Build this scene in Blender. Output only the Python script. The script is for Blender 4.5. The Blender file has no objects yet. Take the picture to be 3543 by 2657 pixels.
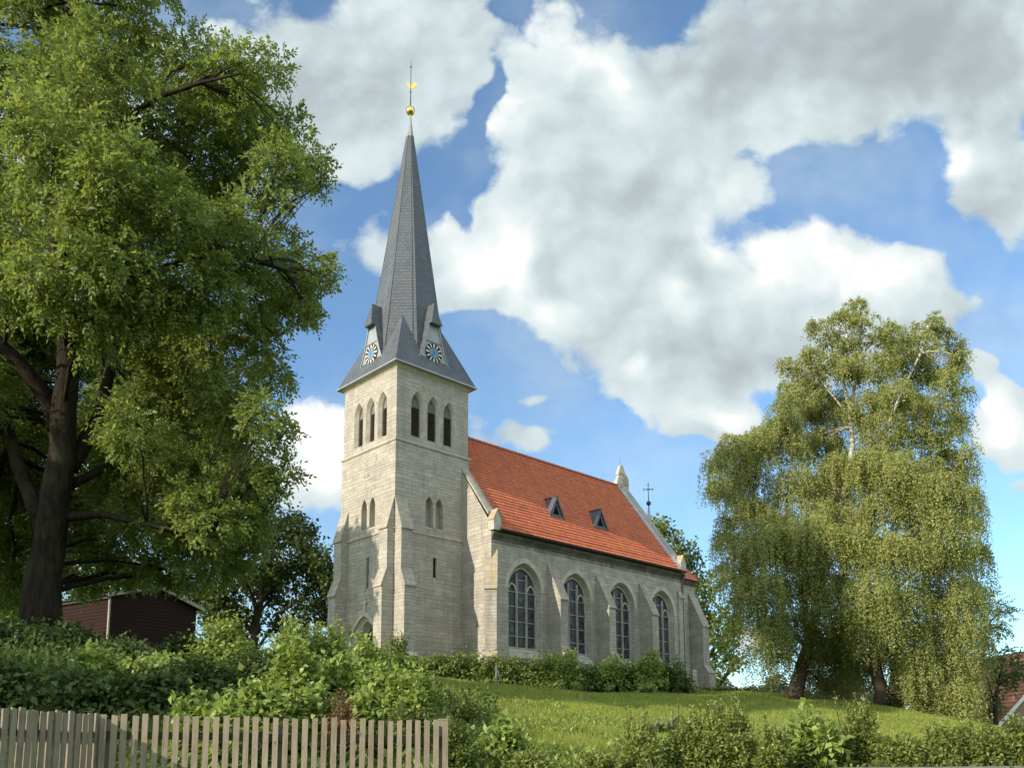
import bpy, bmesh, math, random
import numpy as np
from mathutils import Vector, Matrix
from mathutils.geometry import tessellate_polygon

R = math.radians
rng = np.random.default_rng(11)
random.seed(5)
sc = bpy.context.scene
COL = sc.collection

# ------------------------------------------------------------------ camera
F, PY, PITCH, ROLL = 3004.087 / 3543, 2160.243, 0.14, -0.004
EYE = 1.6                                   # camera height over the road; church coordinates are measured from the eye
cam_d = bpy.data.cameras.new('camera')
cam = bpy.data.objects.new('camera', cam_d)
COL.objects.link(cam)
cam_d.sensor_fit = 'HORIZONTAL'
cam_d.sensor_width = 36.0
cam_d.lens = 36.0 * F
cam_d.shift_y = (PY - 1328.5) / 3543
cam_d.clip_start = 0.1
cam_d.clip_end = 6000
cam.matrix_world = (Matrix.Translation((0, 0, EYE)) @ Matrix.Rotation(math.pi / 2 + PITCH, 4, 'X')
                    @ Matrix.Rotation(ROLL, 4, 'Z'))
sc.camera = cam
# ------------------------------------------------------------------ sun, exposure
YAW = 0.8075
CU, CV = Vector((math.sin(YAW), math.cos(YAW), 0)), Vector((-math.cos(YAW), math.sin(YAW), 0))
CPOS = Vector((-7.145, 51.608, EYE))
sun_travel = (CU - 0.085 * CV + Vector((0, 0, -0.383))).normalized()
to_sun = -sun_travel
SUN_EL = math.asin(to_sun.z)
SUN_AZ = math.atan2(to_sun.x, to_sun.y)
sl = bpy.data.lights.new('sun', 'SUN')
sl.energy = 4.5
sl.angle = R(0.53)
sl.color = (1.0, 0.90, 0.74)
so = bpy.data.objects.new('sun', sl)
so.rotation_euler = sun_travel.to_track_quat('-Z', 'Y').to_euler()
so.location = (-40, -30, 40)
COL.objects.link(so)
sc.view_settings.view_transform = 'Standard'
sc.view_settings.look = 'None'
sc.view_settings.exposure = 0.35
sc.view_settings.gamma = 1.0
sc.cycles.max_bounces = 7
sc.cycles.diffuse_bounces = 4
sc.cycles.transmission_bounces = 4
sc.cycles.sample_clamp_indirect = 4.0
try:
    sc.cycles.use_denoising = True
    sc.cycles.denoising_prefilter = 'ACCURATE'
except Exception:
    pass


def ray(x, y):                               # x, y on a 2212 x 1659 view of the photograph
    X, Y = x * 3543 / 2212 - 1771.5, PY - y * 3543 / 2212
    a = X * math.cos(ROLL) - Y * math.sin(ROLL)
    b = X * math.sin(ROLL) + Y * math.cos(ROLL)
    v = (a / 3004.087, 1.0, b / 3004.087)
    c, s = math.cos(PITCH), math.sin(PITCH)
    return Vector((v[0], v[1] * c - v[2] * s, v[1] * s + v[2] * c))


def at(x, y, Y):
    r = ray(x, y)
    return Vector((0, 0, EYE)) + r * (Y / r.y)


def px_m(r, Y):                              # a length of r view pixels at distance Y, in metres
    return r * 3543 / 2212 / 3004.087 * Y


# ------------------------------------------------------------------ node helpers
class NT:
    def __init__(s, tree):
        s.t = tree

    def n(s, kind, ins=None, **props):
        nd = s.t.nodes.new(kind)
        for k, v in props.items():
            setattr(nd, k, v)
        for k, v in (ins or {}).items():
            sock = nd.inputs[k]
            if isinstance(v, bpy.types.NodeSocket):
                s.t.links.new(v, sock)
            else:
                sock.default_value = v
        return nd

    def math(s, op, a, b=None, c=None, clamp=False):
        ins = {0: a}
        if b is not None:
            ins[1] = b
        if c is not None:
            ins[2] = c
        return s.n('ShaderNodeMath', ins, operation=op, use_clamp=clamp).outputs[0]

    def vm(s, op, a, b=None, out=0):
        ins = {0: a}
        if b is not None:
            ins[1] = b
        return s.n('ShaderNodeVectorMath', ins, operation=op).outputs[out]

    def mix(s, f, a, b, blend='MIX'):
        nd = s.n('ShaderNodeMix', data_type='RGBA', blend_type=blend)
        for i, v in ((0, f), (6, a), (7, b)):
            if isinstance(v, bpy.types.NodeSocket):
                s.t.links.new(v, nd.inputs[i])
            else:
                nd.inputs[i].default_value = v if i == 0 else (tuple(v) + (1,))[:4]
        return nd.outputs[2]

    def rng(s, v, a, b, c, d, smooth=False):
        return s.n('ShaderNodeMapRange', {0: v, 1: a, 2: b, 3: c, 4: d},
                   interpolation_type='SMOOTHSTEP' if smooth else 'LINEAR').outputs[0]

    def noise(s, vec, scale, detail=4, rough=0.55, out=0):
        return s.n('ShaderNodeTexNoise', {'Vector': vec, 'Scale': scale, 'Detail': detail, 'Roughness': rough}).outputs[out]

    def ramp(s, f, stops):
        nd = s.n('ShaderNodeValToRGB', {0: f})
        el = nd.color_ramp.elements
        while len(el) < len(stops):
            el.new(0.5)
        for e, (p, c) in zip(el, stops):
            e.position = p
            e.color = (tuple(c) + (1,))[:4]
        return nd.outputs[0]


def new_mat(name):
    m = bpy.data.materials.new(name)
    m.use_nodes = True
    m.node_tree.nodes.clear()
    t = NT(m.node_tree)
    out = t.n('ShaderNodeOutputMaterial')
    return m, t, out


def principled(t, out, color, rough=0.8, metal=0.0, spec=0.3, bump=None, bump_d=0.02, bump_s=0.6):
    p = t.n('ShaderNodeBsdfPrincipled')
    for k, v in (('Base Color', color), ('Roughness', rough), ('Metallic', metal), ('Specular IOR Level', spec)):
        if isinstance(v, bpy.types.NodeSocket):
            t.t.links.new(v, p.inputs[k])
        else:
            p.inputs[k].default_value = (tuple(v) + (1,))[:4] if k == 'Base Color' else v
    if bump is not None:
        b = t.n('ShaderNodeBump', {'Height': bump, 'Strength': bump_s, 'Distance': bump_d})
        t.t.links.new(b.outputs[0], p.inputs['Normal'])
    t.t.links.new(p.outputs[0], out.inputs[0])
    return p


# ------------------------------------------------------------------ world: Nishita sky with clouds at their directions
world = bpy.data.worlds.new('World')
sc.world = world
world.use_nodes = True
world.cycles.sampling_method = 'NONE'
wt = NT(world.node_tree)
world.node_tree.nodes.clear()
w_out = wt.n('ShaderNodeOutputWorld')
sky = wt.n('ShaderNodeTexSky', sky_type='NISHITA', sun_disc=False, sun_elevation=SUN_EL, sun_rotation=SUN_AZ,
           altitude=200, air_density=1.0, dust_density=0.6, ozone_density=1.6)
SKY_STRENGTH = 0.15
sky_col = wt.vm('MULTIPLY', sky.outputs[0], (SKY_STRENGTH * .86, SKY_STRENGTH * 1.10, SKY_STRENGTH * 1.24))


def build_clouds(t, base_col):
    tc = t.n('ShaderNodeTexCoord').outputs['Generated']
    sx = t.n('ShaderNodeSeparateXYZ', {0: tc})
    dx, dy, dz = sx.outputs
    yy = t.math('MAXIMUM', dy, 0.08)
    P0 = t.n('ShaderNodeCombineXYZ', {0: t.math('DIVIDE', dx, yy), 1: t.math('DIVIDE', dz, yy), 2: 0.0}).outputs[0]

    def warp(vec, scale, amt, detail):
        c = t.noise(vec, scale, detail, 0.55, out=1)
        c = t.vm('SUBTRACT', c, (0.5, 0.5, 0.5))
        c = t.vm('MULTIPLY', c, (amt, amt, 0))
        return t.vm('ADD', vec, c)
    P = warp(P0, 5.0, 0.16, 2)
    P = warp(P, 14.0, 0.035, 5)

    def blobs(lst, vec=P, grow=1.0):
        acc = None
        for (x, y, rx, ry, wgt) in lst:
            r = ray(x, y)
            cx, cy = r.x / r.y, r.z / r.y
            k = 1.6017 / 3004.087
            d = t.vm('SUBTRACT', vec, (cx, cy, 0))
            d = t.vm('MULTIPLY', d, (1 / (grow * rx * k), 1 / (grow * ry * k), 0))
            L = t.vm('LENGTH', d, out=1)
            v = t.rng(L, 0.0, 1.0, wgt, 0.0, True)
            acc = v if acc is None else t.math('ADD', acc, v)
        return acc
    def voro(vec, scale):                        # rounded heads of the cumulus
        nd = t.n('ShaderNodeTexVoronoi', {'Vector': vec, 'Scale': scale, 'Smoothness': .25}, feature='SMOOTH_F1', voronoi_dimensions='2D')
        return t.math('SUBTRACT', 0.38, nd.outputs['Distance'])

    def detail(vec, fine=True):
        f = t.math('MULTIPLY', t.math('SUBTRACT', t.noise(vec, 8.0, 11 if fine else 4, 0.66 if fine else .55), 0.5), 1.75)
        for sc_, am in ((8.0, .50), (20.0, .36), (46.0, .20))[:3 if fine else 2]:
            f = t.math('ADD', f, t.math('MULTIPLY', voro(vec, sc_), am))
        return f
    cover = [  # x, y, rx, ry, weight
        (600, 150, 420, 260, 1.1), (850, 100, 330, 260, 1.2), (930, 230, 180, 170, 0.9), (740, 330, 170, 130, .8), (1000, 40, 160, 130, .8),
        (1240, 180, 230, 300, 1.4), (1180, 420, 190, 300, 1.2), (1330, 560, 290, 300, 1.4), (1420, 720, 300, 220, 1.3),
        (1620, 640, 300, 230, 1.3), (1830, 660, 260, 220, 1.3), (1950, 640, 170, 170, 1.0), (1560, 800, 260, 130, 1.0),
        (1480, 330, 260, 260, 1.2), (1650, 130, 420, 260, 1.5), (2000, 80, 460, 250, 1.6), (2230, 160, 300, 220, 1.4),
        (2110, 330, 170, 170, 1.2), (2210, 400, 160, 150, 1.0), (1720, 280, 160, 90, .8), (2040, 720, 130, 120, .7),
        (1040, 570, 200, 180, 1.3), (985, 510, 120, 110, 1.0), (960, 620, 150, 130, 1.1), (1130, 650, 130, 120, .9), (1090, 480, 110, 130, 1.0), (810, 520, 100, 120, .95), (750, 640, 100, 80, .5), (1600, 385, 110, 80, .8),
        (690, 930, 140, 150, 1.2), (640, 1020, 150, 150, 1.1), (720, 1090, 130, 120, .8), (560, 1000, 160, 200, .8), (400, 700, 300, 200, .5),
        (1555, 895, 120, 70, 1.7), (1500, 925, 80, 45, 1.2), (2130, 850, 70, 50, 1.0), (2185, 900, 70, 50, 1.2), (2150, 955, 110, 65, 1.6), (2215, 960, 80, 60, 1.2), (2200, 1045, 80, 30, .8),
        (1150, 868, 100, 30, .75), (1090, 945, 150, 50, 1.0), (1165, 960, 50, 40, .6), (1340, 850, 120, 40, .5), (1610, 1400, 60, 40, .9), (2190, 1370, 60, 25, .6),
        (2120, 830, 60, 50, .7), (2195, 905, 60, 45, .8), (2110, 945, 60, 50, .7), (2150, 680, 120, 60, .45), (2170, 500, 90, 70, .5), (100, 300, 400, 400, .9), (150, 1100, 300, 200, .7),
        (-500, 700, 600, 400, .9), (2800, 700, 500, 400, 1.0), (2700, 1200, 500, 160, .7), (900, -500, 900, 400, 1.1), (2100, -500, 700, 350, 1.2)]
    hole = [(1120, 30, 70, 60, 1.0), (1040, 250, 42, 190, .9), (900, 385, 140, 55, .8), (1640, 300, 75, 45, .45),
            (1880, 350, 135, 95, 1.05), (1740, 385, 100, 48, .95), (1985, 450, 110, 70, 1.0), (2090, 520, 90, 100, .8),
            (1000, 400, 70, 90, .8), (1300, 960, 200, 60, .5)]
    cv = t.math('MINIMUM', blobs(cover, grow=1.22), 1.35)
    cv = t.math('SUBTRACT', cv, blobs(hole))
    Pd = warp(P0, 30.0, 0.030, 4)
    Pd = warp(Pd, 6.0, 0.05, 3)
    det = detail(Pd)
    Pc = warp(P0, 9.0, 0.06, 3)
    det_c = detail(Pc, False)
    det_s = detail(t.vm('ADD', Pc, (-0.016, 0.014, 0)), False)     # the same field a step towards the sun: gives the billows a lit and a shaded side
    relief = t.math('SUBTRACT', det_c, det_s)
    fbm2 = t.noise(t.vm('ADD', P, (3.1, 1.7, 0)), 4.5, 9, 0.62)
    dens = t.math('ADD', cv, det)
    alpha = t.rng(dens, 0.28, 0.88, 0.0, 1.0, True)
    light = [(1215, 100, 190, 190, .46), (1340, 190, 110, 220, .36), (1110, 270, 140, 220, .36), (1100, 540, 110, 130, .5), (1180, 660, 150, 110, .4),
             (1700, 560, 240, 110, .4), (1900, 600, 190, 110, .45), (1460, 600, 120, 100, .4), (1000, 520, 130, 130, .4), (1370, 780, 60, 50, .4),
             (2030, 300, 130, 120, .55), (700, 920, 130, 160, 1.0), (650, 1060, 120, 120, .5), (1560, 880, 110, 60, .45), (2150, 930, 130, 90, .45),
             (1570, 480, 120, 60, .35), (860, 30, 200, 70, .25), (1030, 600, 110, 90, .3)]
    dark = [(1900, 60, 600, 240, .40), (2150, 170, 280, 170, .22), (1560, 150, 260, 180, .26), (700, 180, 330, 170, .22), (900, 200, 160, 180, .12),
            (1500, 560, 160, 80, .28), (1600, 760, 330, 120, .30), (1330, 430, 200, 110, .2), (1180, 380, 160, 90, .12), (1230, 620, 90, 60, .15),
            (2130, 420, 160, 110, .2), (1900, 760, 200, 90, .2), (500, 250, 260, 160, .1)]
    br = t.math('SUBTRACT', t.math('ADD', blobs(light), 0.54), blobs(dark))
    br = t.math('ADD', br, t.math('MULTIPLY', t.math('SUBTRACT', fbm2, 0.5), .85))
    br = t.math('ADD', br, t.math('MULTIPLY', relief, .42))
    br = t.math('ADD', br, t.math('MULTIPLY', det, .10))
    ccol = t.ramp(br, [(0.0, (.33, .37, .395)), (0.28, (.40, .46, .485)), (0.55, (.52, .605, .625)), (0.8, (.66, .72, .725)), (1.0, (.84, .84, .82))])
    veil = t.rng(t.noise(P0, 3.2, 6, .55), .40, .75, 0.04, .50, True)
    alpha = t.math('MAXIMUM', alpha, veil)
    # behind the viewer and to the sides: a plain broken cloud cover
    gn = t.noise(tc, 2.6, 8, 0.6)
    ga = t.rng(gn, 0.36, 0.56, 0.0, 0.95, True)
    # clouds behind the viewer, on the sun's side, brightened to raise the ambient fill
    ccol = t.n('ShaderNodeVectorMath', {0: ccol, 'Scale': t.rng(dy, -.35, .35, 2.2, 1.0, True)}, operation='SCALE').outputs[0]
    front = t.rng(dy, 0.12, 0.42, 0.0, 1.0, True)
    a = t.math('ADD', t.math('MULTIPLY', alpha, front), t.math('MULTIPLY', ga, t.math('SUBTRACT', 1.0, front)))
    a = t.math('MULTIPLY', a, t.rng(dz, 0.0, 0.05, 0.0, 1.0, True))
    return t.mix(a, base_col, ccol)


# the sky is nudged towards the photograph's blue, still a function of direction only
sep = wt.n('ShaderNodeSeparateXYZ', {0: wt.n('ShaderNodeTexCoord').outputs['Generated']})
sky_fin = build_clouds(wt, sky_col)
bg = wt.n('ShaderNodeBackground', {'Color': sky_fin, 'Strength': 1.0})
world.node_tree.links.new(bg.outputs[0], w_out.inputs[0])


# ------------------------------------------------------------------ mesh helpers
def tag(o, label=None, cat=None, group=None, kind=None):
    if label:
        o['label'] = label
    if cat:
        o['category'] = cat
    if group:
        o['group'] = group
    if kind:
        o['kind'] = kind
    return o


def empty(name, loc, rz=0.0):
    o = bpy.data.objects.new(name, None)
    o.empty_display_size = 0.3
    COL.objects.link(o)
    o.location = loc
    o.rotation_euler = (0, 0, rz)
    return o


def mesh_np(name, V, F4, mat, parent=None, smooth=False):
    """all faces with the same number of corners, arrays in world space (parent at identity offset removed by caller)"""
    me = bpy.data.meshes.new(name)
    V = np.asarray(V, dtype=np.float32)
    F4 = np.asarray(F4, dtype=np.int32)
    n, k = F4.shape
    me.vertices.add(len(V))
    me.vertices.foreach_set('co', V.ravel())
    me.loops.add(n * k)
    me.loops.foreach_set('vertex_index', F4.ravel())
    me.polygons.add(n)
    me.polygons.foreach_set('loop_start', np.arange(0, n * k, k, dtype=np.int32))
    me.polygons.foreach_set('loop_total', np.full(n, k, dtype=np.int32))
    if smooth:
        me.polygons.foreach_set('use_smooth', np.ones(n, dtype=bool))
    me.update(calc_edges=True)
    me.materials.append(mat)
    o = bpy.data.objects.new(name, me)
    COL.objects.link(o)
    if parent is not None:
        o.parent = parent
    return o


class MB:
    def __init__(s):
        s.v, s.f, s.m, s.sm = [], [], [], []

    def add(s, pts, faces, mi=0, smooth=False):
        b = len(s.v)
        s.v += [tuple(p) for p in pts]
        for f in faces:
            s.f.append([b + i for i in f])
            s.m.append(mi)
            s.sm.append(smooth)

    def quad(s, a, b, c, d, mi=0):
        s.add([a, b, c, d], [(0, 1, 2, 3)], mi)

    def tri(s, a, b, c, mi=0):
        s.add([a, b, c], [(0, 1, 2)], mi)

    def box(s, x0, x1, y0, y1, z0, z1, mi=0, M=None):
        p = [(x, y, z) for z in (z0, z1) for y in (y0, y1) for x in (x0, x1)]
        if M is not None:
            p = [M @ Vector(q) for q in p]
        s.add(p, [(0, 2, 3, 1), (4, 5, 7, 6), (0, 1, 5, 4), (2, 6, 7, 3), (0, 4, 6, 2), (1, 3, 7, 5)], mi)

    def extrude(s, poly, vec, mi=0, caps=True):
        """closed polygon of 3-D points pushed along vec"""
        n = len(poly)
        vec = Vector(vec)
        a = [Vector(p) for p in poly]
        b = [p + vec for p in a]
        fs = [(i, (i + 1) % n, n + (i + 1) % n, n + i) for i in range(n)]
        if caps:
            fs += [tuple(range(n - 1, -1, -1)), tuple(range(n, 2 * n))]
        s.add(a + b, fs, mi)

    def loft(s, rings, mi=0, cap0=True, cap1=True, smooth=False, closed=True):
        n = len(rings[0])
        pts = [p for r in rings for p in r]
        fs = []
        for k in range(len(rings) - 1):
            for i in range(n if closed else n - 1):
                j = (i + 1) % n
                fs.append((k * n + i, k * n + j, (k + 1) * n + j, (k + 1) * n + i))
        s.add(pts, fs, mi, smooth)
        b = len(s.v) - len(pts)
        if cap0:
            s.f.append([b + i for i in range(n - 1, -1, -1)]); s.m.append(mi); s.sm.append(False)
        if cap1:
            s.f.append([b + (len(rings) - 1) * n + i for i in range(n)]); s.m.append(mi); s.sm.append(False)

    def tube(s, path, radii, n=6, mi=0, smooth=True):
        path = [Vector(p) for p in path]
        rings = []
        side = None
        for i, p in enumerate(path):
            d = (path[min(i + 1, len(path) - 1)] - path[max(i - 1, 0)])
            if d.length < 1e-6:
                d = Vector((0, 0, 1))
            d.normalize()
            if side is None:
                side = d.orthogonal().normalized()
            else:
                side = (side - d * side.dot(d))
                side = side.normalized() if side.length > 1e-6 else d.orthogonal().normalized()
            up = d.cross(side)
            r = radii[i] if hasattr(radii, '__len__') else radii
            rings.append([p + (side * math.cos(2 * math.pi * k / n) + up * math.sin(2 * math.pi * k / n)) * r for k in range(n)])
        s.loft(rings, mi, smooth=smooth)

    def lathe(s, prof, c, n=12, mi=0, smooth=True):
        cx, cy = c
        rings = [[(cx + r * math.cos(2 * math.pi * k / n), cy + r * math.sin(2 * math.pi * k / n), z) for k in range(n)] for r, z in prof]
        s.loft(rings, mi, smooth=smooth)

    def panel(s, outer, holes, P, mi=0):
        """flat wall: 2-D outer polygon with 2-D holes, mapped to 3-D by P(a, z)"""
        polys = [[Vector((a, z, 0)) for a, z in pl] for pl in [outer] + list(holes)]
        tris = tessellate_polygon(polys)
        flat = [p for pl in polys for p in pl]
        s.add([P(p.x, p.y) for p in flat], [tuple(t) for t in tris], mi)

    def reveal(s, o1, o2, P, d1, d2, mi=0):
        n = len(o1)
        a = [P(x, z, d1) for x, z in o1]
        b = [P(x, z, d2) for x, z in o2]
        s.add(a + b, [(i, (i + 1) % n, n + (i + 1) % n, n + i) for i in range(n)], mi)

    def build(s, name, mats, parent=None, uv=False, label=None):
        me = bpy.data.meshes.new(name)
        me.from_pydata(s.v, [], s.f)
        if not isinstance(mats, (list, tuple)):
            mats = [mats]
        for m in mats:
            me.materials.append(m)
        me.polygons.foreach_set('material_index', s.m)
        me.polygons.foreach_set('use_smooth', s.sm)
        if uv:
            lay = me.uv_layers.new(name='uv')
            data = np.zeros((len(me.loops), 2), dtype=np.float32)
            for p in me.polygons:
                nrm = p.normal
                h = Vector((nrm.x, nrm.y, 0))
                if h.length < 0.05:
                    t1, t2 = Vector((1, 0, 0)), Vector((0, 1, 0))
                else:
                    h.normalize()
                    if h.x + 0.31 * h.y < 0:      # opposite faces share one frame
                        pass
                    t1 = Vector((-h.y, h.x, 0))
                    t2 = nrm.cross(t1)
                    if t2.z < 0:
                        t2 = -t2
                for li in p.loop_indices:
                    co = me.vertices[me.loops[li].vertex_index].co
                    data[li] = (co.dot(t1), co.dot(t2))
            lay.data.foreach_set('uv', data.ravel())
        me.update()
        o = bpy.data.objects.new(name, me)
        COL.objects.link(o)
        if parent is not None:
            o.parent = parent
        if label:
            o['label'] = label
        return o


def arch(c, hw, z0, zs, za, n=7):
    """pointed arch outline, from the left foot round; c centre, hw half width"""
    r = za - zs
    Rr = (hw * hw + r * r) / (2 * hw)
    th = math.asin(min(1, r / Rr))
    right = [(c + hw - Rr + Rr * math.cos(th * i / n), zs + Rr * math.sin(th * i / n)) for i in range(n + 1)]
    left = [(2 * c - x, z) for x, z in right[:-1]][::-1]
    return [(c - hw, z0), (c + hw, z0)] + right + left


# ------------------------------------------------------------------ materials
def mat_stone(name, tint=(1, 1, 1), dark=0.0, lichen=0.0, rows=0.27):
    m, t, out = new_mat(name)
    uv = t.n('ShaderNodeUVMap', uv_map='uv').outputs[0]
    ob = t.n('ShaderNodeTexCoord').outputs['Object']
    wob = t.vm('MULTIPLY', t.vm('SUBTRACT', t.noise(uv, 0.7, 2, out=1), (.5, .5, .5)), (0.10, 0.03, 0))
    uvw = t.vm('ADD', uv, wob)

    def brick(w, h, off, c1, c2, mo):
        nd = t.n('ShaderNodeTexBrick', {'Vector': uvw, 'Color1': c1 + (1,), 'Color2': c2 + (1,), 'Mortar': mo + (1,), 'Scale': 1.0,
                                        'Mortar Size': 0.013, 'Mortar Smooth': 0.3, 'Bias': 0.0, 'Brick Width': w, 'Row Height': h},
                 offset=off, squash=1.35, squash_frequency=3)
        return nd.outputs[0], nd.outputs[1]
    ca, fa = brick(0.62, rows, 0.42, (.368, .330, .276), (.472, .427, .362), (.225, .206, .172))
    cb, fb = brick(0.44, rows * .74, 0.55, (.388, .346, .290), (.455, .412, .350), (.23, .21, .178))
    msk = t.rng(t.noise(t.vm('MULTIPLY', uv, (.25, .9, 0)), 0.8, 2), .49, .51, 0, 1)
    c = t.mix(msk, ca, cb)
    fac = t.math('ADD', t.math('MULTIPLY', fa, t.math('SUBTRACT', 1.0, msk)), t.math('MULTIPLY', fb, msk))
    vor = t.n('ShaderNodeTexVoronoi', {'Vector': t.vm('MULTIPLY', uvw, (1.3, 3.2, 0)), 'Scale': 1.0})
    vv = t.n('ShaderNodeSeparateColor', {0: vor.outputs['Color']}).outputs[0]
    c = t.mix(t.rng(vv, .62, 1.0, 0, .42), c, (.535, .49, .415))
    c = t.mix(t.rng(vv, .0, .25, .36, 0), c, (.285, .255, .215))
    big = t.noise(ob, 0.45, 5, .6)
    c = t.mix(t.rng(big, .40, .70, 0, .62), c, (.27, .252, .222))
    streak = t.noise(t.vm('MULTIPLY', uv, (2.2, .16, 0)), 1.0, 4, .65)
    c = t.mix(t.rng(t.noise(ob, 1.7, 5, .7), .50, .68, 0, .38), c, (.225, .208, .18))
    c = t.mix(t.rng(streak, .50, .78, 0, .7), c, (.20, .19, .168))
    speck = t.noise(uv, 9.0, 3, .7)
    c = t.mix(t.rng(speck, .6, .8, 0, .7), c, (.20, .185, .155))
    c = t.mix(t.rng(t.noise(ob, .8, 3), .55, .75, 0, .35), c, (.45, .37, .25))
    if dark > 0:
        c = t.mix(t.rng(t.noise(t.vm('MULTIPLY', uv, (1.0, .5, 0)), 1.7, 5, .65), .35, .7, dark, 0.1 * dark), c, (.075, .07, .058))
    if lichen > 0:
        c = t.mix(t.rng(t.noise(ob, 2.2, 4, .65), .40, .62, 0, lichen), c, (.42, .29, .10))
    if tint != (1, 1, 1):
        c = t.mix(1.0, c, tint, 'MULTIPLY')
    hgt = t.math('ADD', t.math('MULTIPLY', t.math('SUBTRACT', 1.0, fac), 1.0), t.math('MULTIPLY', t.noise(uv, 6.0, 5, .7), .6))
    principled(t, out, c, rough=.92, spec=.15, bump=hgt, bump_d=0.02, bump_s=.8)
    return m


def mat_simple(name, col, rough=.7, metal=0.0, spec=.3, var=.25, scale=3.0, bump=0.0):
    m, t, out = new_mat(name)
    ob = t.n('ShaderNodeTexCoord').outputs['Object']
    nz = t.noise(ob, scale, 5, .6)
    c = t.mix(t.rng(nz, .3, .7, 0, 1), tuple(x * (1 - var) for x in col), tuple(min(1, x * (1 + var)) for x in col))
    principled(t, out, c, rough, metal, spec, bump=nz if bump else None, bump_d=bump)
    return m


def mat_slate(name, base=(.085, .092, .105)):
    m, t, out = new_mat(name)
    uv = t.n('ShaderNodeUVMap', uv_map='uv').outputs[0]
    ob = t.n('ShaderNodeTexCoord').outputs['Object']
    nd = t.n('ShaderNodeTexBrick', {'Vector': uv, 'Color1': tuple(x * .86 for x in base) + (1,), 'Color2': tuple(x * 1.14 for x in base) + (1,),
                                    'Mortar': tuple(x * .45 for x in base) + (1,), 'Scale': 1.0, 'Mortar Size': .012, 'Mortar Smooth': .2,
                                    'Brick Width': .34, 'Row Height': .24})
    c = t.mix(t.rng(t.noise(ob, .7, 5, .6), .4, .75, 0, .5), nd.outputs[0], tuple(x * 1.45 for x in base))
    c = t.mix(t.rng(t.noise(t.vm('MULTIPLY', uv, (3, .15, 0)), 1, 3), .5, .8, 0, .3), c, (.16, .16, .155))
    fr = t.n('ShaderNodeSeparateXYZ', {0: uv}).outputs[1]
    saw = t.math('FRACT', t.math('DIVIDE', fr, .24))
    hgt = t.math('SUBTRACT', t.math('MULTIPLY', t.math('SUBTRACT', 1.0, saw), .8), nd.outputs[1])
    principled(t, out, c, rough=.52, spec=.45, bump=hgt, bump_d=.012, bump_s=.8)
    return m


def mat_rooftile(name, a=(.45, .122, .058), b=(.56, .170, .084), dark=(.27, .090, .052)):
    m, t, out = new_mat(name)
    ob = t.n('ShaderNodeTexCoord').outputs['Object']
    uv = t.n('ShaderNodeUVMap', uv_map='uv').outputs[0]
    nd = t.n('ShaderNodeTexBrick', {'Vector': uv, 'Color1': a + (1,), 'Color2': b + (1,), 'Mortar': tuple(x * .8 for x in a) + (1,),
                                    'Scale': 1.0, 'Mortar Size': .004, 'Brick Width': .22, 'Row Height': .335, 'Bias': 0.0}, offset=0.0)
    c = t.mix(t.rng(t.noise(ob, 1.1, 5, .65), .48, .75, 0, .55), nd.outputs[0], dark)
    c = t.mix(t.rng(t.noise(ob, 14, 2, .6), .62, .75, 0, .5), c, (.15, .06, .04))
    principled(t, out, c, rough=.72, spec=.25)
    return m


def mat_glass(name):
    m, t, out = new_mat(name)
    uv = t.n('ShaderNodeUVMap', uv_map='uv').outputs[0]
    ob = t.n('ShaderNodeTexCoord').outputs['Object']
    v = t.n('ShaderNodeTexVoronoi', {'Vector': uv, 'Scale': 6.0})
    g = t.n('ShaderNodeSeparateColor', {0: v.outputs['Color']}).outputs[0]
    c = t.mix(g, (.012, .014, .018), (.055, .062, .075))
    c = t.mix(t.rng(t.noise(ob, 2.4, 4), .52, .7, 0, .7), c, (.10, .115, .13))
    p = principled(t, out, c, rough=.3, spec=.28, bump=g, bump_d=.02, bump_s=.8)
    return m


def mat_wood(name, a, b, scale=(1.0, 1.0, .08), rough=.85):
    m, t, out = new_mat(name)
    ob = t.n('ShaderNodeTexCoord').outputs['Object']
    info = t.n('ShaderNodeObjectInfo').outputs['Random']
    off = t.n('ShaderNodeCombineXYZ', {0: t.math('MULTIPLY', info, 37.0), 1: t.math('MULTIPLY', info, 17.0), 2: t.math('MULTIPLY', info, 53.0)}).outputs[0]
    vec = t.vm('MULTIPLY', t.vm('ADD', ob, off), scale)
    nz = t.noise(vec, 60.0, 5, .65)
    c = t.mix(t.rng(nz, .3, .7, 0, 1), a, b)
    bl = t.noise(t.vm('ADD', ob, off), 7.0, 4, .6)
    c = t.mix(t.rng(bl, .45, .75, 0, .5), c, tuple(x * .55 for x in a))
    c = t.mix(t.rng(info, 0, 1, 0, .4), c, tuple(x * 1.25 for x in b))
    kn = t.n('ShaderNodeTexVoronoi', {'Vector': t.vm('MULTIPLY', t.vm('ADD', ob, off), (1, 1, .6)), 'Scale': 5.0}).outputs['Distance']
    c = t.mix(t.rng(kn, .05, .11, .85, 0), c, tuple(x * .35 for x in a))
    principled(t, out, c, rough, spec=.15, bump=nz, bump_d=.004)
    return m


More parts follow.
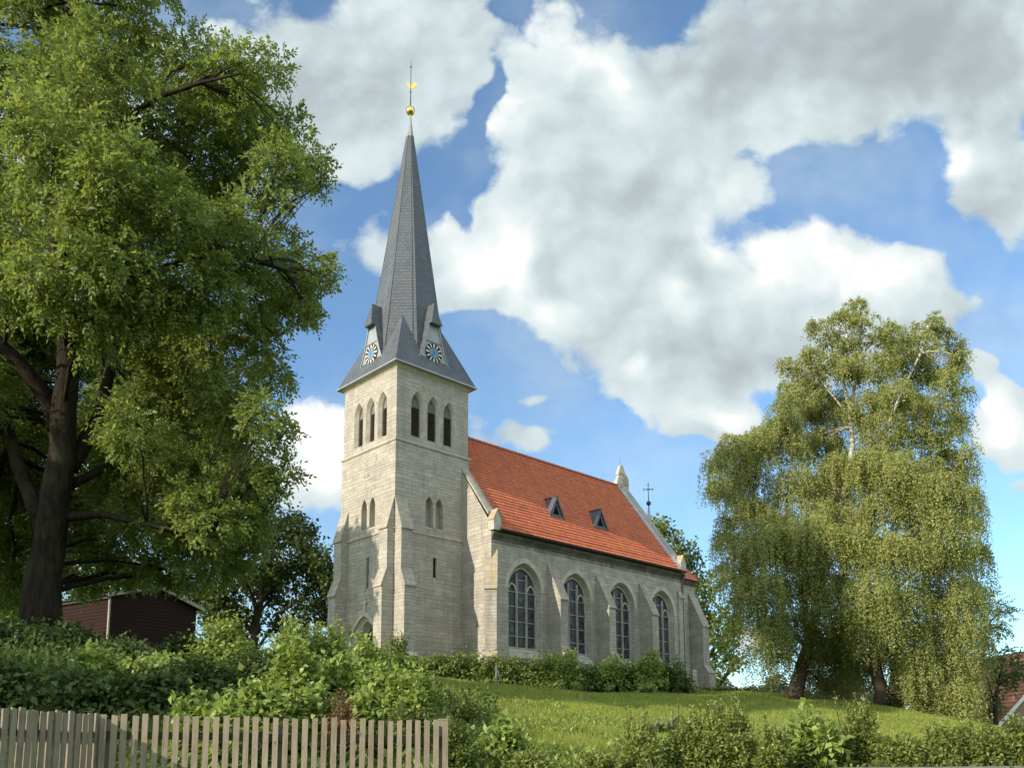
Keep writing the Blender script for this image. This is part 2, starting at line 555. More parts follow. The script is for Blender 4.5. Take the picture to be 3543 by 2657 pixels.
def mat_leaf(name, a, b, trans=.38, tip=None, rough=.5):
    """leaf colour differs from leaf to leaf; sunlight shines through"""
    m, t, out = new_mat(name)
    isl = t.n('ShaderNodeNewGeometry').outputs['Random Per Island']
    ob = t.n('ShaderNodeTexCoord').outputs['Object']
    c = t.mix(isl, a, b)
    big = t.noise(ob, .55, 3, .6)
    c = t.mix(t.rng(big, .35, .7, .35, 0), c, tuple(x * .6 for x in a))
    if tip is not None:
        c = t.mix(t.rng(isl, .90, .97, 0, .8), c, tip)
    p = t.n('ShaderNodeBsdfPrincipled', {'Roughness': rough, 'Specular IOR Level': .28})
    t.t.links.new(c, p.inputs['Base Color'])
    tr = t.n('ShaderNodeBsdfTranslucent', {'Color': t.mix(1.0, c, (1.25, 1.25, .75), 'MULTIPLY')})
    mx = t.n('ShaderNodeMixShader', {0: trans, 1: p.outputs[0], 2: tr.outputs[0]})
    t.t.links.new(mx.outputs[0], out.inputs[0])
    return m


def mat_bark(name, a, b, scale=(9, 9, 1.6)):
    m, t, out = new_mat(name)
    ob = t.n('ShaderNodeTexCoord').outputs['Object']
    nz = t.noise(t.vm('MULTIPLY', ob, scale), 1.0, 6, .7)
    c = t.mix(t.rng(nz, .35, .65, 0, 1), a, b)
    c = t.mix(t.rng(t.noise(ob, 1.2, 4), .5, .7, 0, .45), c, (.07, .075, .035))
    principled(t, out, c, .95, spec=.1, bump=nz, bump_d=.05, bump_s=1.0)
    return m


M = {}
M['stone'] = mat_stone('limestone_blocks')
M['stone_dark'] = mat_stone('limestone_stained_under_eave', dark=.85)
M['stone_plinth'] = mat_stone('limestone_plinth', dark=.35)
M['dressed'] = mat_simple('dressed_limestone', (.44, .405, .33), .9, spec=.15, var=.22, scale=2.2, bump=.006)
M['dressed_lichen'] = mat_stone('weathered_sloping_stone', lichen=.75, rows=.5)
M['weathering'] = mat_stone('sloping_stone_offsets', lichen=.12, dark=.15, rows=.5)
M['cornice'] = mat_simple('blackened_cornice_stone', (.105, .095, .078), .9, spec=.12, var=.45, scale=1.5, bump=.01)
M['slate'] = mat_slate('slate')
M['lead'] = mat_simple('lead_sheet', (.30, .32, .33), .5, metal=.25, spec=.4, var=.12, scale=2.0)
M['lead_dark'] = mat_simple('dark_lead', (.10, .105, .115), .55, spec=.4, var=.15)
M['zinc'] = mat_simple('zinc_flashing', (.33, .36, .38), .45, metal=.4, spec=.4, var=.2, scale=1.4)
M['tile'] = mat_rooftile('clay_pantiles')
M['gold'] = mat_simple('gilding', (.92, .62, .19), .16, metal=1.0, var=.06)
M['iron'] = mat_simple('dark_iron', (.045, .045, .05), .5, metal=.3, spec=.4)
M['pipe'] = mat_simple('grey_pipe', (.15, .165, .17), .45, metal=.4, spec=.4)
M['louvre'] = mat_simple('old_brown_timber', (.13, .10, .085), .85, spec=.15, var=.4, scale=5)
M['shade_back'] = mat_simple('shadow_board', (.012, .010, .010), .95, spec=.05)  # near-black sheet painted as the unlit inside of louvres, slits and dormers
M['head_board'] = mat_simple('grey_head_board', (.17, .165, .145), .9, spec=.1, var=.3, scale=4)  # darkened to paint the shade in the arch heads
M['glass'] = mat_glass('leaded_glass')
M['mullion'] = mat_simple('window_stone', (.37, .345, .285), .9, spec=.15, var=.2, scale=3)
M['door'] = mat_simple('old_oak_door', (.05, .032, .022), .75, spec=.2, var=.4, scale=6)
M['clock_brown'] = mat_simple('dark_brown_dial', (.045, .03, .02), .6, var=.2)
M['clock_blue'] = mat_simple('blue_dial_centre', (.13, .24, .38), .5, var=.12, scale=5)
M['clock_gold'] = mat_simple('pale_gold_hour_marks', (.78, .70, .50), .4, var=.1)

# ------------------------------------------------------------------ terrain
CTRL = [(0, 0, -1.6), (10, 0, -1.6), (-10, 0, -1.55), (0, 5, -1.45), (10, 6, -1.4), (-6, 5, -1.35), (25, 0, -1.7), (-25, 0, -1),
        (-5, 8, -.95), (0, 9, -.9), (3, 10.5, -.75), (8, 11, -.62), (16, 12, -.7), (25, 15, -1.3),
        (-4, 13, .35), (-9, 15, 1.25), (-11.8, 22, 2.75), (-16, 22, 3.0), (-9, 25, 2.35), (-6, 20, 1.45), (-3, 25, 1.9), (0, 20, .55), (5, 20, .25), (10, 20, .05), (16, 20, -.5),
        (0, 30, 1.75), (5, 30, 1.35), (10, 30, 1.1), (17, 30, .35), (25, 32, -1.0), (-13, 34, 3.45), (-20, 36, 3.9),
        (-5, 40, 3.3), (2, 46, 2.85), (8, 46, 2.8), (12, 46, 2.72), (14, 42, 2.2), (18, 40, 1.65), (28, 42, -1.1), (13, 52, 3.02), (17, 52, 2.9),
        (-8, 52, 4.3), (5, 58, 4.2), (13, 66, 4.0), (-18, 52, 4.5), (20, 62, 3.1), (32, 56, -1.7),
        (-32, 40, 4.6), (-30, 70, 4.6), (0, 80, 4.2), (24, 90, 2.8), (50, 90, -1), (0, 150, 2), (60, 150, 0.0), (-60, 150, 3), (-60, 20, 2),
        (0, 500, -4), (300, 300, -6), (-300, 300, -3), (200, 60, -6), (-200, 40, 0), (0, -60, -1.8), (-150, -60, -1.5), (150, -60, -3)]
CT = np.array(CTRL, dtype=float)


def _k(d):
    return np.where(d > 1e-9, d * d * np.log(d + 1e-12), 0.0)


_S = 30.0
_X = CT[:, :2] / _S
_n = len(CT)
_A = np.zeros((_n + 3, _n + 3))
_A[:_n, :_n] = _k(np.linalg.norm(_X[:, None] - _X[None], axis=2)) + np.eye(_n) * 1e-3
_A[:_n, _n] = 1
_A[:_n, _n + 1:] = _X
_A[_n:, :_n] = _A[:_n, _n:].T
_w = np.linalg.solve(_A, np.concatenate([CT[:, 2], np.zeros(3)]))


def ground(x, y):
    """height of the ground over the road (world z)"""
    q = np.stack([np.atleast_1d(x), np.atleast_1d(y)], axis=-1).astype(float)
    shp = q.shape[:-1]
    q = q.reshape(-1, 2) / _S
    out = np.zeros(len(q))
    for i0 in range(0, len(q), 20000):
        b = q[i0:i0 + 20000]
        d = np.linalg.norm(b[:, None] - _X[None], axis=2)
        out[i0:i0 + 20000] = _k(d) @ _w[:_n] + _w[_n] + b @ _w[_n + 1:]
    xx, yy = q[:, 0] * _S, q[:, 1] * _S
    far = np.clip((np.hypot(xx, yy - 40) - 130) / 150, 0, 1)
    out = out * (1 - far) + (-1.0) * far
    out += EYE + 0.05 * np.sin(xx * 1.3 + 1.1 * np.sin(yy * .7)) * np.clip(yy / 20, 0, 1)
    return out.reshape(shp)


def gz(x, y):
    return float(ground(x, y).ravel()[0])


def axis_pts(lo, hi, fine_lo, fine_hi, step, coarse):
    a = list(np.arange(fine_lo, fine_hi + .01, step))
    x, s = fine_lo, step
    left = []
    while x > lo:
        s *= coarse; x -= s; left.append(x)
    x, s = fine_hi, step
    right = []
    while x < hi:
        s *= coarse; x += s; right.append(x)
    return np.array(left[::-1] + a + right)


m, t, out = new_mat('meadow_ground')
ob = t.n('ShaderNodeTexCoord').outputs['Object']
c = t.mix(t.noise(ob, .55, 5, .6), (.10, .145, .028), (.19, .235, .05))
c = t.mix(t.rng(t.noise(ob, 2.8, 5, .7), .5, .75, 0, .6), c, (.18, .20, .06))
c = t.mix(t.rng(t.noise(ob, .35, 4, .6), .60, .72, 0, .55), c, (.10, .082, .045))
principled(t, out, c, .95, spec=.1, bump=t.noise(ob, 14, 5, .7), bump_d=.06)
M['ground'] = m
gx, gy = axis_pts(-1500, 1500, -40, 45, .7, 1.35), axis_pts(-200, 2600, 2, 95, .7, 1.35)
GX, GY = np.meshgrid(gx, gy)
GZ = ground(GX, GY)
V = np.stack([GX, GY, GZ], -1).reshape(-1, 3)
nx, ny = len(gx), len(gy)
I = (np.arange(ny - 1)[:, None] * nx + np.arange(nx - 1)[None]).ravel()
o = mesh_np('ground', V, np.stack([I, I + 1, I + nx + 1, I + nx], -1), M['ground'], smooth=True)
tag(o, kind='structure')
M['asphalt'] = mat_simple('asphalt', (.05, .05, .052), .9, var=.2, scale=8, bump=.01)
rx = np.arange(-60, 61, 3.0)
b = MB()
for i in range(len(rx) - 1):
    for (ya, yb) in ((-3.2, .6), (.6, 2.6)):
        b.quad(*[(x, y, gz(x, y) + .03) for x, y in ((rx[i], ya), (rx[i + 1], ya), (rx[i + 1], yb), (rx[i], yb))])
tag(b.build('road', M['asphalt']), kind='structure')

# ------------------------------------------------------------------ church (local axes: x along the nave, y to the north side, z over the eye)
church = empty('church', CPOS, math.atan2(CU.y, CU.x))
tag(church, 'limestone church with slate spire, clock tower and red tiled nave roof on the hill', 'church')
ZB = 2.6                                      # foot of the walls, in the ground
A6 = 6.0                                      # tower width
PS = lambda o=0.0: (lambda a, z, d=0.0: (a, o + d, z))          # south face of something at y = o
PW = lambda o=0.0: (lambda a, z, d=0.0: (o + d, a, z))          # west face at x = o


def part(b, name, mats, parent=None, label=None):
    return b.build(name, mats, parent or church, uv=True, label=label)


# --- tower shaft
b = MB()
twS = [(2.68, .31), (3.50, .31)]
twW = [(3.31, .31), (2.40, .31)]
zS1, zL1, zE1 = 19.0, 13.3, 23.72
lowS = [(0, ZB), (A6, ZB), (A6, zS1), (0, zS1)]
hS = [arch(c, w, 13.75, 15.1, 15.76) for c, w in twS] + [[(3.02, 10.25), (3.32, 10.25), (3.32, 11.85), (3.02, 11.85)]]
b.panel(lowS, hS, lambda a, z: (a, 0, z))
hW = [arch(c, w, 13.75, 15.05, 15.72) for c, w in twW] + [[(2.68, 9.6), (2.98, 9.6), (2.98, 11.85), (2.68, 11.85)], arch(2.93, 1.45, ZB + .3, 6.1, 8.12, 9)]
b.panel(lowS, hW, lambda a, z: (0, a, z))
b.quad((A6, 0, ZB), (A6, A6, ZB), (A6, A6, zS1), (A6, 0, zS1))
b.quad((0, A6, ZB), (A6, A6, ZB), (A6, A6, zS1), (0, A6, zS1))
tower = part(b, 'tower', M['stone'])
# --- belfry stage
b = MB()
i = .055
belS = [(1.70, 19.45), (3.0, 19.45), (4.33, 19.45)]
belW = [(4.24, 19.45), (2.92, 19.45), (1.57, 19.45)]
up = [(i, zS1), (A6 - i, zS1), (A6 - i, zE1), (i, zE1)]
b.panel(up, [arch(c, .50, z, 21.55, 22.52) for c, z in belS], lambda a, z: (a, i, z))
b.panel(up, [arch(c, .50, z, 21.55, 22.50) for c, z in belW], lambda a, z: (i, a, z))
b.quad((A6 - i, i, zS1), (A6 - i, A6 - i, zS1), (A6 - i, A6 - i, zE1), (A6 - i, i, zE1))
b.quad((i, A6 - i, zS1), (A6 - i, A6 - i, zS1), (A6 - i, A6 - i, zE1), (i, A6 - i, zE1))
part(b, 'belfry', M['stone'])


def string_course(name, z, proj, h, mats, inset=0.0):
    b = MB()
    a0, a1 = -proj, A6 + proj
    ring = lambda e, zz: [(-e, -e, zz), (A6 + e, -e, zz), (A6 + e, A6 + e, zz), (-e, A6 + e, zz)]
    b.loft([ring(-.3, z - h), ring(proj * .55, z - h), ring(proj, z - h * .45), ring(proj, z), ring(-.30, z + h * .9)], cap0=False, cap1=False)
    return part(b, name, mats)


string_course('string_course', zS1, .10, .14, M['dressed'])
string_course('string_course', zL1, .09, .13, M['dressed'])
# eaves cornice of the tower
b = MB()
ring = lambda e, zz: [(-e, -e, zz), (A6 + e, -e, zz), (A6 + e, A6 + e, zz), (-e, A6 + e, zz)]
b.loft([ring(-.2, 23.68), ring(-.02, 23.68), ring(.0, 23.74), ring(.12, 23.82), ring(.13, 23.88), ring(.0, 23.92)], cap0=False, cap1=False)
part(b, 'eaves_cornice', M['dressed'])
# plinth
b = MB()
b.loft([ring(.14, ZB), ring(.14, 5.45), ring(.002, 5.62)], cap0=False, cap1=False)
part(b, 'plinth', M['stone_plinth'])


def lancet(P, c, name_z, hw=.50, zs=21.55, za=22.52, z0=19.45):
    """louvred belfry opening: splayed stone reveal, boarded head, sloping slats"""
    b = MB()
    o1, o2 = arch(c, hw, z0, zs, za), arch(c, hw - .13, z0 + .10, zs, za - .20)
    o2b = arch(c, hw - .13, z0 + .10, zs, za - .20)
    b.reveal(o1, o2, P, 0.0, .26, 0)
    b.reveal(o2, o2b, P, .26, .46, 0)
    b.panel(o2b, [], lambda a, z: P(a, z, .46), 1)
    # stone head board
    hb = [p for p in arch(c, hw - .135, zs - .02, zs, za - .205)]
    b.panel(hb, [], lambda a, z: P(a, z, .36), 2)
    win = part(b, 'belfry_window', [M['dressed'], M['shade_back'], M['head_board']])
    s = MB()
    z = z0 + .17
    while z < zs - .08:
        q = [P(c - hw + .135, z, .27), P(c + hw - .135, z, .27), P(c + hw - .135, z + .10, .44), P(c - hw + .135, z + .10, .44)]
        q2 = [P(c - hw + .135, z + .025, .27), P(c + hw - .135, z + .025, .27), P(c + hw - .135, z + .125, .44), P(c - hw + .135, z + .125, .44)]
        s.loft([q, q2])
        z += .148
    part(s, 'louvre', M['louvre'], win)


for c, z in belS:
    lancet(PS(i), c, z)
for c, z in belW:
    lancet(PW(i), c, z, za=22.50)

# twin blind lancets and slits
for P, tw, zs, za in ((PS(), twS, 15.1, 15.76), (PW(), twW, 15.05, 15.72)):
    b = MB()
    for c, w in tw:
        o1 = arch(c, w, 13.75, zs, za)
        o2 = arch(c, w - .03, 13.80, zs, za - .05)
        b.reveal(o1, o2, P, 0, .44, 0)
        b.panel(o2, [], lambda a, z: P(a, z, .44), 1)
    cm = (tw[0][0] + tw[1][0]) / 2
    mid = P(cm, 0, .04)
    prof = [(.11, 13.72), (.11, 13.86), (.075, 13.92), (.07, 14.95), (.115, 15.05), (.125, 15.16), (.0, 15.17)]
    win = part(b, 'twin_lancet', [M['mullion'], M['stone']])
    b = MB()
    b.lathe(prof, (mid[0], mid[1]), 10)
    part(b, 'colonnette', M['dressed'], win)
    # sloping sill down to the string course
    b = MB()
    lo, hi = min(c - w for c, w in tw) - .03, max(c + w for c, w in tw) + .03
    b.extrude([P(lo, 13.79, .40), P(lo, 13.71, -.015), P(lo, 13.65, -.02), P(lo, 13.65, .40)], Vector(P(hi, 0, 0)) - Vector(P(lo, 0, 0)))
    part(b, 'sill', M['dressed'], win)
for P, a0, a1, z0, z1 in ((PS(), 3.02, 3.32, 10.25, 11.85), (PW(), 2.68, 2.98, 9.6, 11.85)):
    b = MB()
    o1 = [(a0, z0), (a1, z0), (a1, z1), (a0, z1)]
    o2 = [(a0 + .03, z0 + .35), (a1 - .03, z0 + .35), (a1 - .03, z1), (a0 + .03, z1)]
    b.reveal(o1, o2, P, 0, .12, 0)
    b.panel(o2, [], lambda a, z: P(a, z, .12), 1)
    part(b, 'slit_window', [M['mullion'], M['shade_back']])

# --- west door
b = MB()
P = PW()
o = [arch(2.93, w, ZB + .3, 6.1, za, 9) for w, za in ((1.45, 8.12), (1.32, 7.95), (1.22, 7.84), (1.10, 7.66), (.98, 7.5))]
for k, (d1, d2) in enumerate(((0, .12), (.12, .14), (.14, .42), (.42, .62))):
    b.reveal(o[k], o[k + 1], P, d1, d2, 0)
b.panel(o[4], [], lambda a, z: P(a, z, .62), 1)
door = part(b, 'west_door', [M['dressed'], M['door']])
b = MB()
ho, hi_ = arch(2.93, 1.66, 6.0, 6.1, 8.42, 9)[2:], arch(2.93, 1.47, 6.0, 6.1, 8.15, 9)[2:]
f = lambda pts, d: [P(a, z, d) for a, z in pts]
b.loft([f(hi_, -.002), f(hi_, -.13), f(ho, -.13), f(ho, .02)], cap0=False, cap1=False, closed=False)
part(b, 'hood_mould', M['dressed'], door)
b = MB()
b.box(-.10, .0, 2.86, 3.0, 8.42, 9.25)
b.box(-.097, .0, 2.68, 3.18, 8.92, 9.06)
b.box(-.14, .02, 2.80, 3.06, 8.34, 8.50)
part(b, 'stone_cross', M['dressed'], door)

# --- date stone
b = MB()
b.panel([(2.48, 16.95), (3.36, 16.95), (3.36, 17.5), (2.48, 17.5)], [[(2.55, 17.02), (3.29, 17.02), (3.29, 17.43), (2.55, 17.43)]], lambda a, z: (-.035, a, z))
b.panel([(2.55, 17.02), (3.29, 17.02), (3.29, 17.43), (2.55, 17.43)], [], lambda a, z: (-.012, a, z))
b.reveal([(2.48, 16.95), (3.36, 16.95), (3.36, 17.5), (2.48, 17.5)], [(2.48, 16.95), (3.36, 16.95), (3.36, 17.5), (2.48, 17.5)], PW(), -.035, .0)
b.reveal([(2.55, 17.02), (3.29, 17.02), (3.29, 17.43), (2.55, 17.43)], [(2.55, 17.02), (3.29, 17.02), (3.29, 17.43), (2.55, 17.43)], PW(), -.035, -.012)
ds = part(b, 'date_stone', M['dressed'])
cu = bpy.data.curves.new('date', 'FONT')
cu.body = '1887'
cu.size = .42
cu.align_x = 'CENTER'
cu.extrude = .006
tmp = bpy.data.objects.new('date_tmp', cu)
COL.objects.link(tmp)
dg = bpy.context.evaluated_depsgraph_get()
me = bpy.data.meshes.new_from_object(tmp.evaluated_get(dg))
bpy.data.objects.remove(tmp)
me.name = 'inscription'
# text x runs towards -y on the west wall, text y is up
me.transform(Matrix(((0, 0, -1, -.016), (-1, 0, 0, 2.92), (0, 1, 0, 17.075), (0, 0, 0, 1))))
me.materials.clear()
me.materials.append(mat_simple('cut_letters', (.20, .18, .14), .9, var=.1))
o = bpy.data.objects.new('inscription', me)
COL.objects.link(o)
o.parent = ds


# --- buttresses (profile in the projecting direction, width across it)
def buttress(org, out_dir, w_dir, width, prof, splay=None, name='buttress', mat=None, cap=None):
    """prof: list of (projection, z) from the top of the slope down to the foot; weathered slopes get a lipped stone"""
    out_dir, w_dir, org = Vector(out_dir), Vector(w_dir), Vector(org)
    pt = lambda p, z, w: tuple(org + out_dir * p + w_dir * w + Vector((0, 0, z)))
    b = MB()
    pr = [(-.25, prof[0][1])] + list(prof) + [(-.25, prof[-1][1])]
    b.extrude([pt(p, z, 0) for p, z in pr], w_dir * width)
    o = part(b, name, mat or M['stone'])
    for k in range(len(prof) - 1):
        (p0, z0), (p1, z1) = prof[k], prof[k + 1]
        if abs(p1 - p0) > .1 and z0 > z1 + .05:        # sloping stones, with a drip at the lower edge
            s = MB()
            e = .035
            L = math.hypot(p1 - p0, z1 - z0)
            nx, nz = (z0 - z1) / L, (p1 - p0) / L
            d = [(p0 - .02, z0 + .03), (p0 + nx * .05, z0 + nz * .05), (p1 + .09, z1 - .05), (p1 + .09, z1 - .11), (p1 - .06, z1 - .11)]
            s.extrude([pt(p, z, -e) for p, z in d], w_dir * (width + 2 * e))
            part(s, 'weathering', cap or M['weathering'], o)
    return o


ps = [(0, 15.2), (.68, 13.25), (.68, 10.65), (1.06, 9.68), (1.06, 5.62), (1.22, 5.45), (1.22, ZB)]
pw = [(0, 15.2), (.50, 13.32), (.50, 10.65), (.84, 9.68), (.84, 5.62), (1.0, 5.45), (1.0, ZB)]
buttress((.03, 0, 0), (0, -1, 0), (1, 0, 0), .84, ps)                  # south side, west corner
buttress((0, .03, 0), (-1, 0, 0), (0, 1, 0), .84, pw)                  # west side, south corner
buttress((0, A6 - .87, 0), (-1, 0, 0), (0, 1, 0), .84, pw)
buttress((.03, A6, 0), (0, 1, 0), (1, 0, 0), .84, ps)

# --- spire
spire_parent = church
b = MB()
ap = 31.93
half = 3.35
zb = 23.9
b.loft([[(3 - half, 3 - half, zb), (3 + half, 3 - half, zb), (3 + half, 3 + half, zb), (3 - half, 3 + half, zb)],
        [(3 + sx * half * .3, 3 + sy * half * .3, zb + (ap - zb) * .7) for sx, sy in ((-1, -1), (1, -1), (1, 1), (-1, 1))]])
spire_skirt = part(b, 'spire_skirt', M['slate'])
b = MB()


def octring(z, n=8):
    a = 2.8 * (44.3 - z) / 20.3
    r = a / math.cos(math.pi / 8)
    return [(3 + r * math.cos(math.pi / 8 + k * math.pi / 4), 3 + r * math.sin(math.pi / 8 + k * math.pi / 4), z) for k in range(8)]


b.loft([octring(24.0), octring(42.75)])
spire = part(b, 'spire', M['slate'])
for k in range(8):                           # lead hip seams
    b = MB()
    p0, p1 = octring(25.6)[k], octring(42.75)[k]
    b.tube([p0, p1], [.035, .025], 5)
    part(b, 'hip_seam', M['lead_dark'], spire)
b = MB()                                     # lightning conductor beside a hip
e0, e1 = [Vector(q[5]) * .86 + Vector(q[4]) * .14 + Vector((-.02, -.02, 0)) for q in (octring(26.2), octring(42.4))]
b.tube([e0, e1], .018, 4)
part(b, 'lightning_cable', M['lead_dark'], spire)
b = MB()
b.loft([octring(42.5), octring(42.56)][0:1] + [[(3 + (p[0] - 3) * 1.12, 3 + (p[1] - 3) * 1.12, p[2] + .02) for p in octring(42.52)], octring(42.8), [(3 + .055 * math.cos(a), 3 + .055 * math.sin(a), 44.2) for a in [math.pi / 8 + k * math.pi / 4 for k in range(8)]]])
part(b, 'lead_cap', M['lead'], spire)
b = MB()
b.lathe([(.05, 44.1), (.06, 44.25)] + [(.30 * math.sin(a) + .02, 44.62 - .34 * math.cos(a)) for a in np.linspace(.2, math.pi - .15, 13)], (3, 3), 18)
part(b, 'gold_ball', M['gold'], spire)
b = MB()
b.tube([(3, 3, 44.9), (3, 3, 48.6)], [.04, .018], 6)
b.lathe([(.01, 48.0), (.06, 48.05), (.06, 48.1), (.01, 48.16)], (3, 3), 8)
b.lathe([(.02, 46.05), (.07, 46.1), (.02, 46.2)], (3, 3), 8)
part(b, 'rod', M['iron'], spire)
# weathercock: outline with thickness, head towards the camera's left
ck = [(-.42, .62), (-.36, .74), (-.28, .70), (-.22, .60), (-.20, .46), (-.06, .34), (.06, .30), (.18, .42), (.30, .56), (.46, .58), (.62, .48), (.72, .34),
      (.70, .20), (.60, .08), (.44, -.04), (.26, -.14), (.08, -.20), (-.06, -.18), (-.20, -.04), (-.30, .14), (-.34, .34), (-.36, .50)]
ckd = Vector((.66, -.75, 0))
b = MB()
b.extrude([Vector((3, 3, 46.45)) + ckd * (x * .68) + Vector((0, 0, y * .68)) - ckd.cross(Vector((0, 0, 1))) * .015 for x, y in ck], ckd.cross(Vector((0, 0, 1))) * .03)
part(b, 'weathercock', M['gold'], spire)
b = MB()                                     # lead gutter edge round the skirt
q0 = [(3 - half - .03, 3 - half - .03), (3 + half + .03, 3 - half - .03), (3 + half + .03, 3 + half + .03), (3 - half - .03, 3 + half + .03)]
q1 = [(3 - half + .08, 3 - half + .08), (3 + half - .08, 3 - half + .08), (3 + half - .08, 3 + half - .08), (3 - half + .08, 3 + half - .08)]
b.loft([[(x, y, 23.86) for x, y in q1], [(x, y, 23.86) for x, y in q0], [(x, y, 23.94) for x, y in q0], [(x, y, 24.03) for x, y in q1]], cap0=True, cap1=False)
part(b, 'eaves_flashing', M['lead'])


# --- clock gables on the south and west faces (and the two hidden ones)
def lucarne(rot):
    Mx = Matrix.Translation((3, 3, 0)) @ Matrix.Rotation(rot, 4, 'Z')
    T = lambda x, y, z: tuple(Mx @ Vector((x, y, z)))            # x across, -y outwards
    yf = -2.86
    zb0, zt = 24.82, 28.92
    front = [(-1.22, zb0), (1.22, zb0), (.86, 25.62), (.60, 26.5), (.36, 27.45), (0, zt), (-.36, 27.45), (-.60, 26.5), (-.86, 25.62)]
    b = MB()
    b.panel(front, [], lambda a, z: T(a, yf, z))
    for k in range(len(front)):
        (x0, z0), (x1, z1) = front[k], front[(k + 1) % len(front)]
        b.quad(T(x0, yf, z0), T(x1, yf, z1), T(x1, yf + 1.1, z1), T(x0, yf + 1.1, z0))
    g = part(b, 'clock_gable', M['lead'])
    b = MB()                                    # slated cheeks with a bold edge
    for sgn in (-1, 1):
        edge = [(1.30, zb0 - .02), (.92, 25.64), (.65, 26.5), (.41, 27.45), (.0, zt + .10)]
        for k in range(4):
            (x0, z0), (x1, z1) = edge[k], edge[k + 1]
            back = lambda x, z: max(-2.8 * (44.3 - z) / 20.3, -9) + .15
            b.quad(T(sgn * x0, yf - .07, z0), T(sgn * x1, yf - .07, z1), T(sgn * x1 * .92, back(x1, z1), z1), T(sgn * x0, back(x0, z0), z0))
            b.quad(T(sgn * x0, yf - .07, z0), T(sgn * x1, yf - .07, z1), T(sgn * (x1 - .07 if x1 > .05 else 0), yf - .07, z1 - (.12 if x1 < .05 else 0)), T(sgn * (x0 - .07), yf - .07, z0), 1)
            b.quad(T(sgn * (x1 - .07 if x1 > .05 else 0), yf - .07, z1 - (.12 if x1 < .05 else 0)), T(sgn * (x0 - .07), yf - .07, z0), T(sgn * (x0 - .07), yf + .02, z0), T(sgn * (x1 - .07 if x1 > .05 else 0), yf + .02, z1 - (.12 if x1 < .05 else 0)), 1)
    part(b, 'gable_roof', [M['slate'], M['lead']], g)
    b = MB()                                    # little slated hood over the opening
    hz = 27.42
    A, Bq, Cq = T(-.44, yf - .38, hz), T(.44, yf - .38, hz), T(0, yf - .06, zt + .08)
    D, E_ = T(.43, yf + .02, hz), T(-.43, yf + .02, hz)
    b.tri(A, Bq, Cq); b.tri(Bq, D, Cq); b.tri(E_, A, Cq)
    b.quad(A, Bq, D, E_, 1)
    b.quad(T(-.45, yf - .39, hz), T(.45, yf - .39, hz), T(.45, yf - .37, hz - .06), T(-.45, yf - .37, hz - .06), 1)
    part(b, 'hood', [M['slate'], M['lead_dark']], g)
    b = MB()
    b.box(-.70, .70, yf - .03, yf + .02, 26.22, 26.27, M=Mx)
    part(b, 'rail', M['lead_dark'], g)
    # clock
    c = MB()
    cz, rr = 25.50, .68
    N = 32
    circ = lambda r, y: [T(r * math.cos(2 * math.pi * k / N), y, cz + r * math.sin(2 * math.pi * k / N)) for k in range(N)]
    c.loft([circ(rr, yf - .002), circ(rr, yf - .05), circ(rr - .02, yf - .06)], 0, cap0=False, cap1=True)
    c.loft([circ(.35, yf - .062), circ(.35, yf - .075)], 1, cap0=False, cap1=True)
    for k in range(12):
        a = math.pi / 2 - k * math.pi / 6
        d, s = (math.cos(a), math.sin(a)), (-math.sin(a), math.cos(a))
        w = .036 if k % 3 else .047
        q = [(d[0] * r + s[0] * e, d[1] * r + s[1] * e) for r, e in ((.385, -w), (.645, -w), (.645, w), (.385, w))]
        c.loft([[T(x, yf - .061, cz + z) for x, z in q], [T(x, yf - .072, cz + z) for x, z in q]], 2)
    for a, L, w in ((math.pi / 2 + .08, .30, .018), (-math.pi / 2 - .35, .24, .022)):
        d, s = (math.cos(a), math.sin(a)), (-math.sin(a), math.cos(a))
        q = [(d[0] * r + s[0] * e, d[1] * r + s[1] * e) for r, e in ((-.05, -w), (L, -w * .5), (L, w * .5), (-.05, w))]
        c.loft([[T(x, yf - .076, cz + z) for x, z in q], [T(x, yf - .085, cz + z) for x, z in q]], 3)
    part(c, 'clock', [M['clock_brown'], M['clock_blue'], M['clock_gold'], M['iron']], g)


for k in range(4):
    lucarne(k * math.pi / 2)

# --- nave
N_ = 2.78
UW, UE = 5.45, 25.95
VN, VR = 2 * 3 + N_, 3.0
zEv, zRg, vE = 13.67, 21.88, -3.15
slope = (zRg - zEv) / (VR - vE)
wins = [8.43, 13.36, 18.27, 23.16]
b = MB()
b.panel([(UW, ZB), (UE, ZB), (UE, 12.75), (UW, 12.75)], [arch(c, 1.5, 5.95, 10.05, 11.85) for c in wins], lambda a, z: (a, -N_, z), 0)
b.quad((UW, -N_, 12.75), (UE, -N_, 12.75), (UE, -N_, 13.5), (UW, -N_, 13.5), 1)
b.quad((UW, VN, ZB), (UE, VN, ZB), (UE, VN, 13.5), (UW, VN, 13.5))
gab = [(-N_, ZB), (VN, ZB), (VN, 13.95), (VR, zRg + .22), (-N_, 13.95)]
for u in (UW, UE):
    b.panel(gab, [], lambda a, z: (u, a, z))
for u in (UW + .55, UE - .55):
    b.panel([(-N_, 13.3), (VN, 13.3), (VN, 13.95), (VR, zRg + .22), (-N_, 13.95)], [], lambda a, z: (u, a, z))
nave = part(b, 'nave', [M['stone'], M['stone_dark']])
b = MB()
for y0, y1 in ((-N_ - .14, -N_), ):
    b.extrude([(UW - .14, y0, ZB), (UW - .14, y0, 5.42), (UW - .14, y1 - .002, 5.62), (UW - .14, y1 + .1, ZB)], (UE - UW + .14, 0, 0))
b.extrude([(UW - .14, -N_ - .137, ZB), (UW - .14, -N_ - .137, 5.418), (UW - .002, -N_ - .137, 5.618), (UW + .1, -N_ - .137, ZB)], (0, N_ + .1, 0))
part(b, 'plinth', M['stone_plinth'])
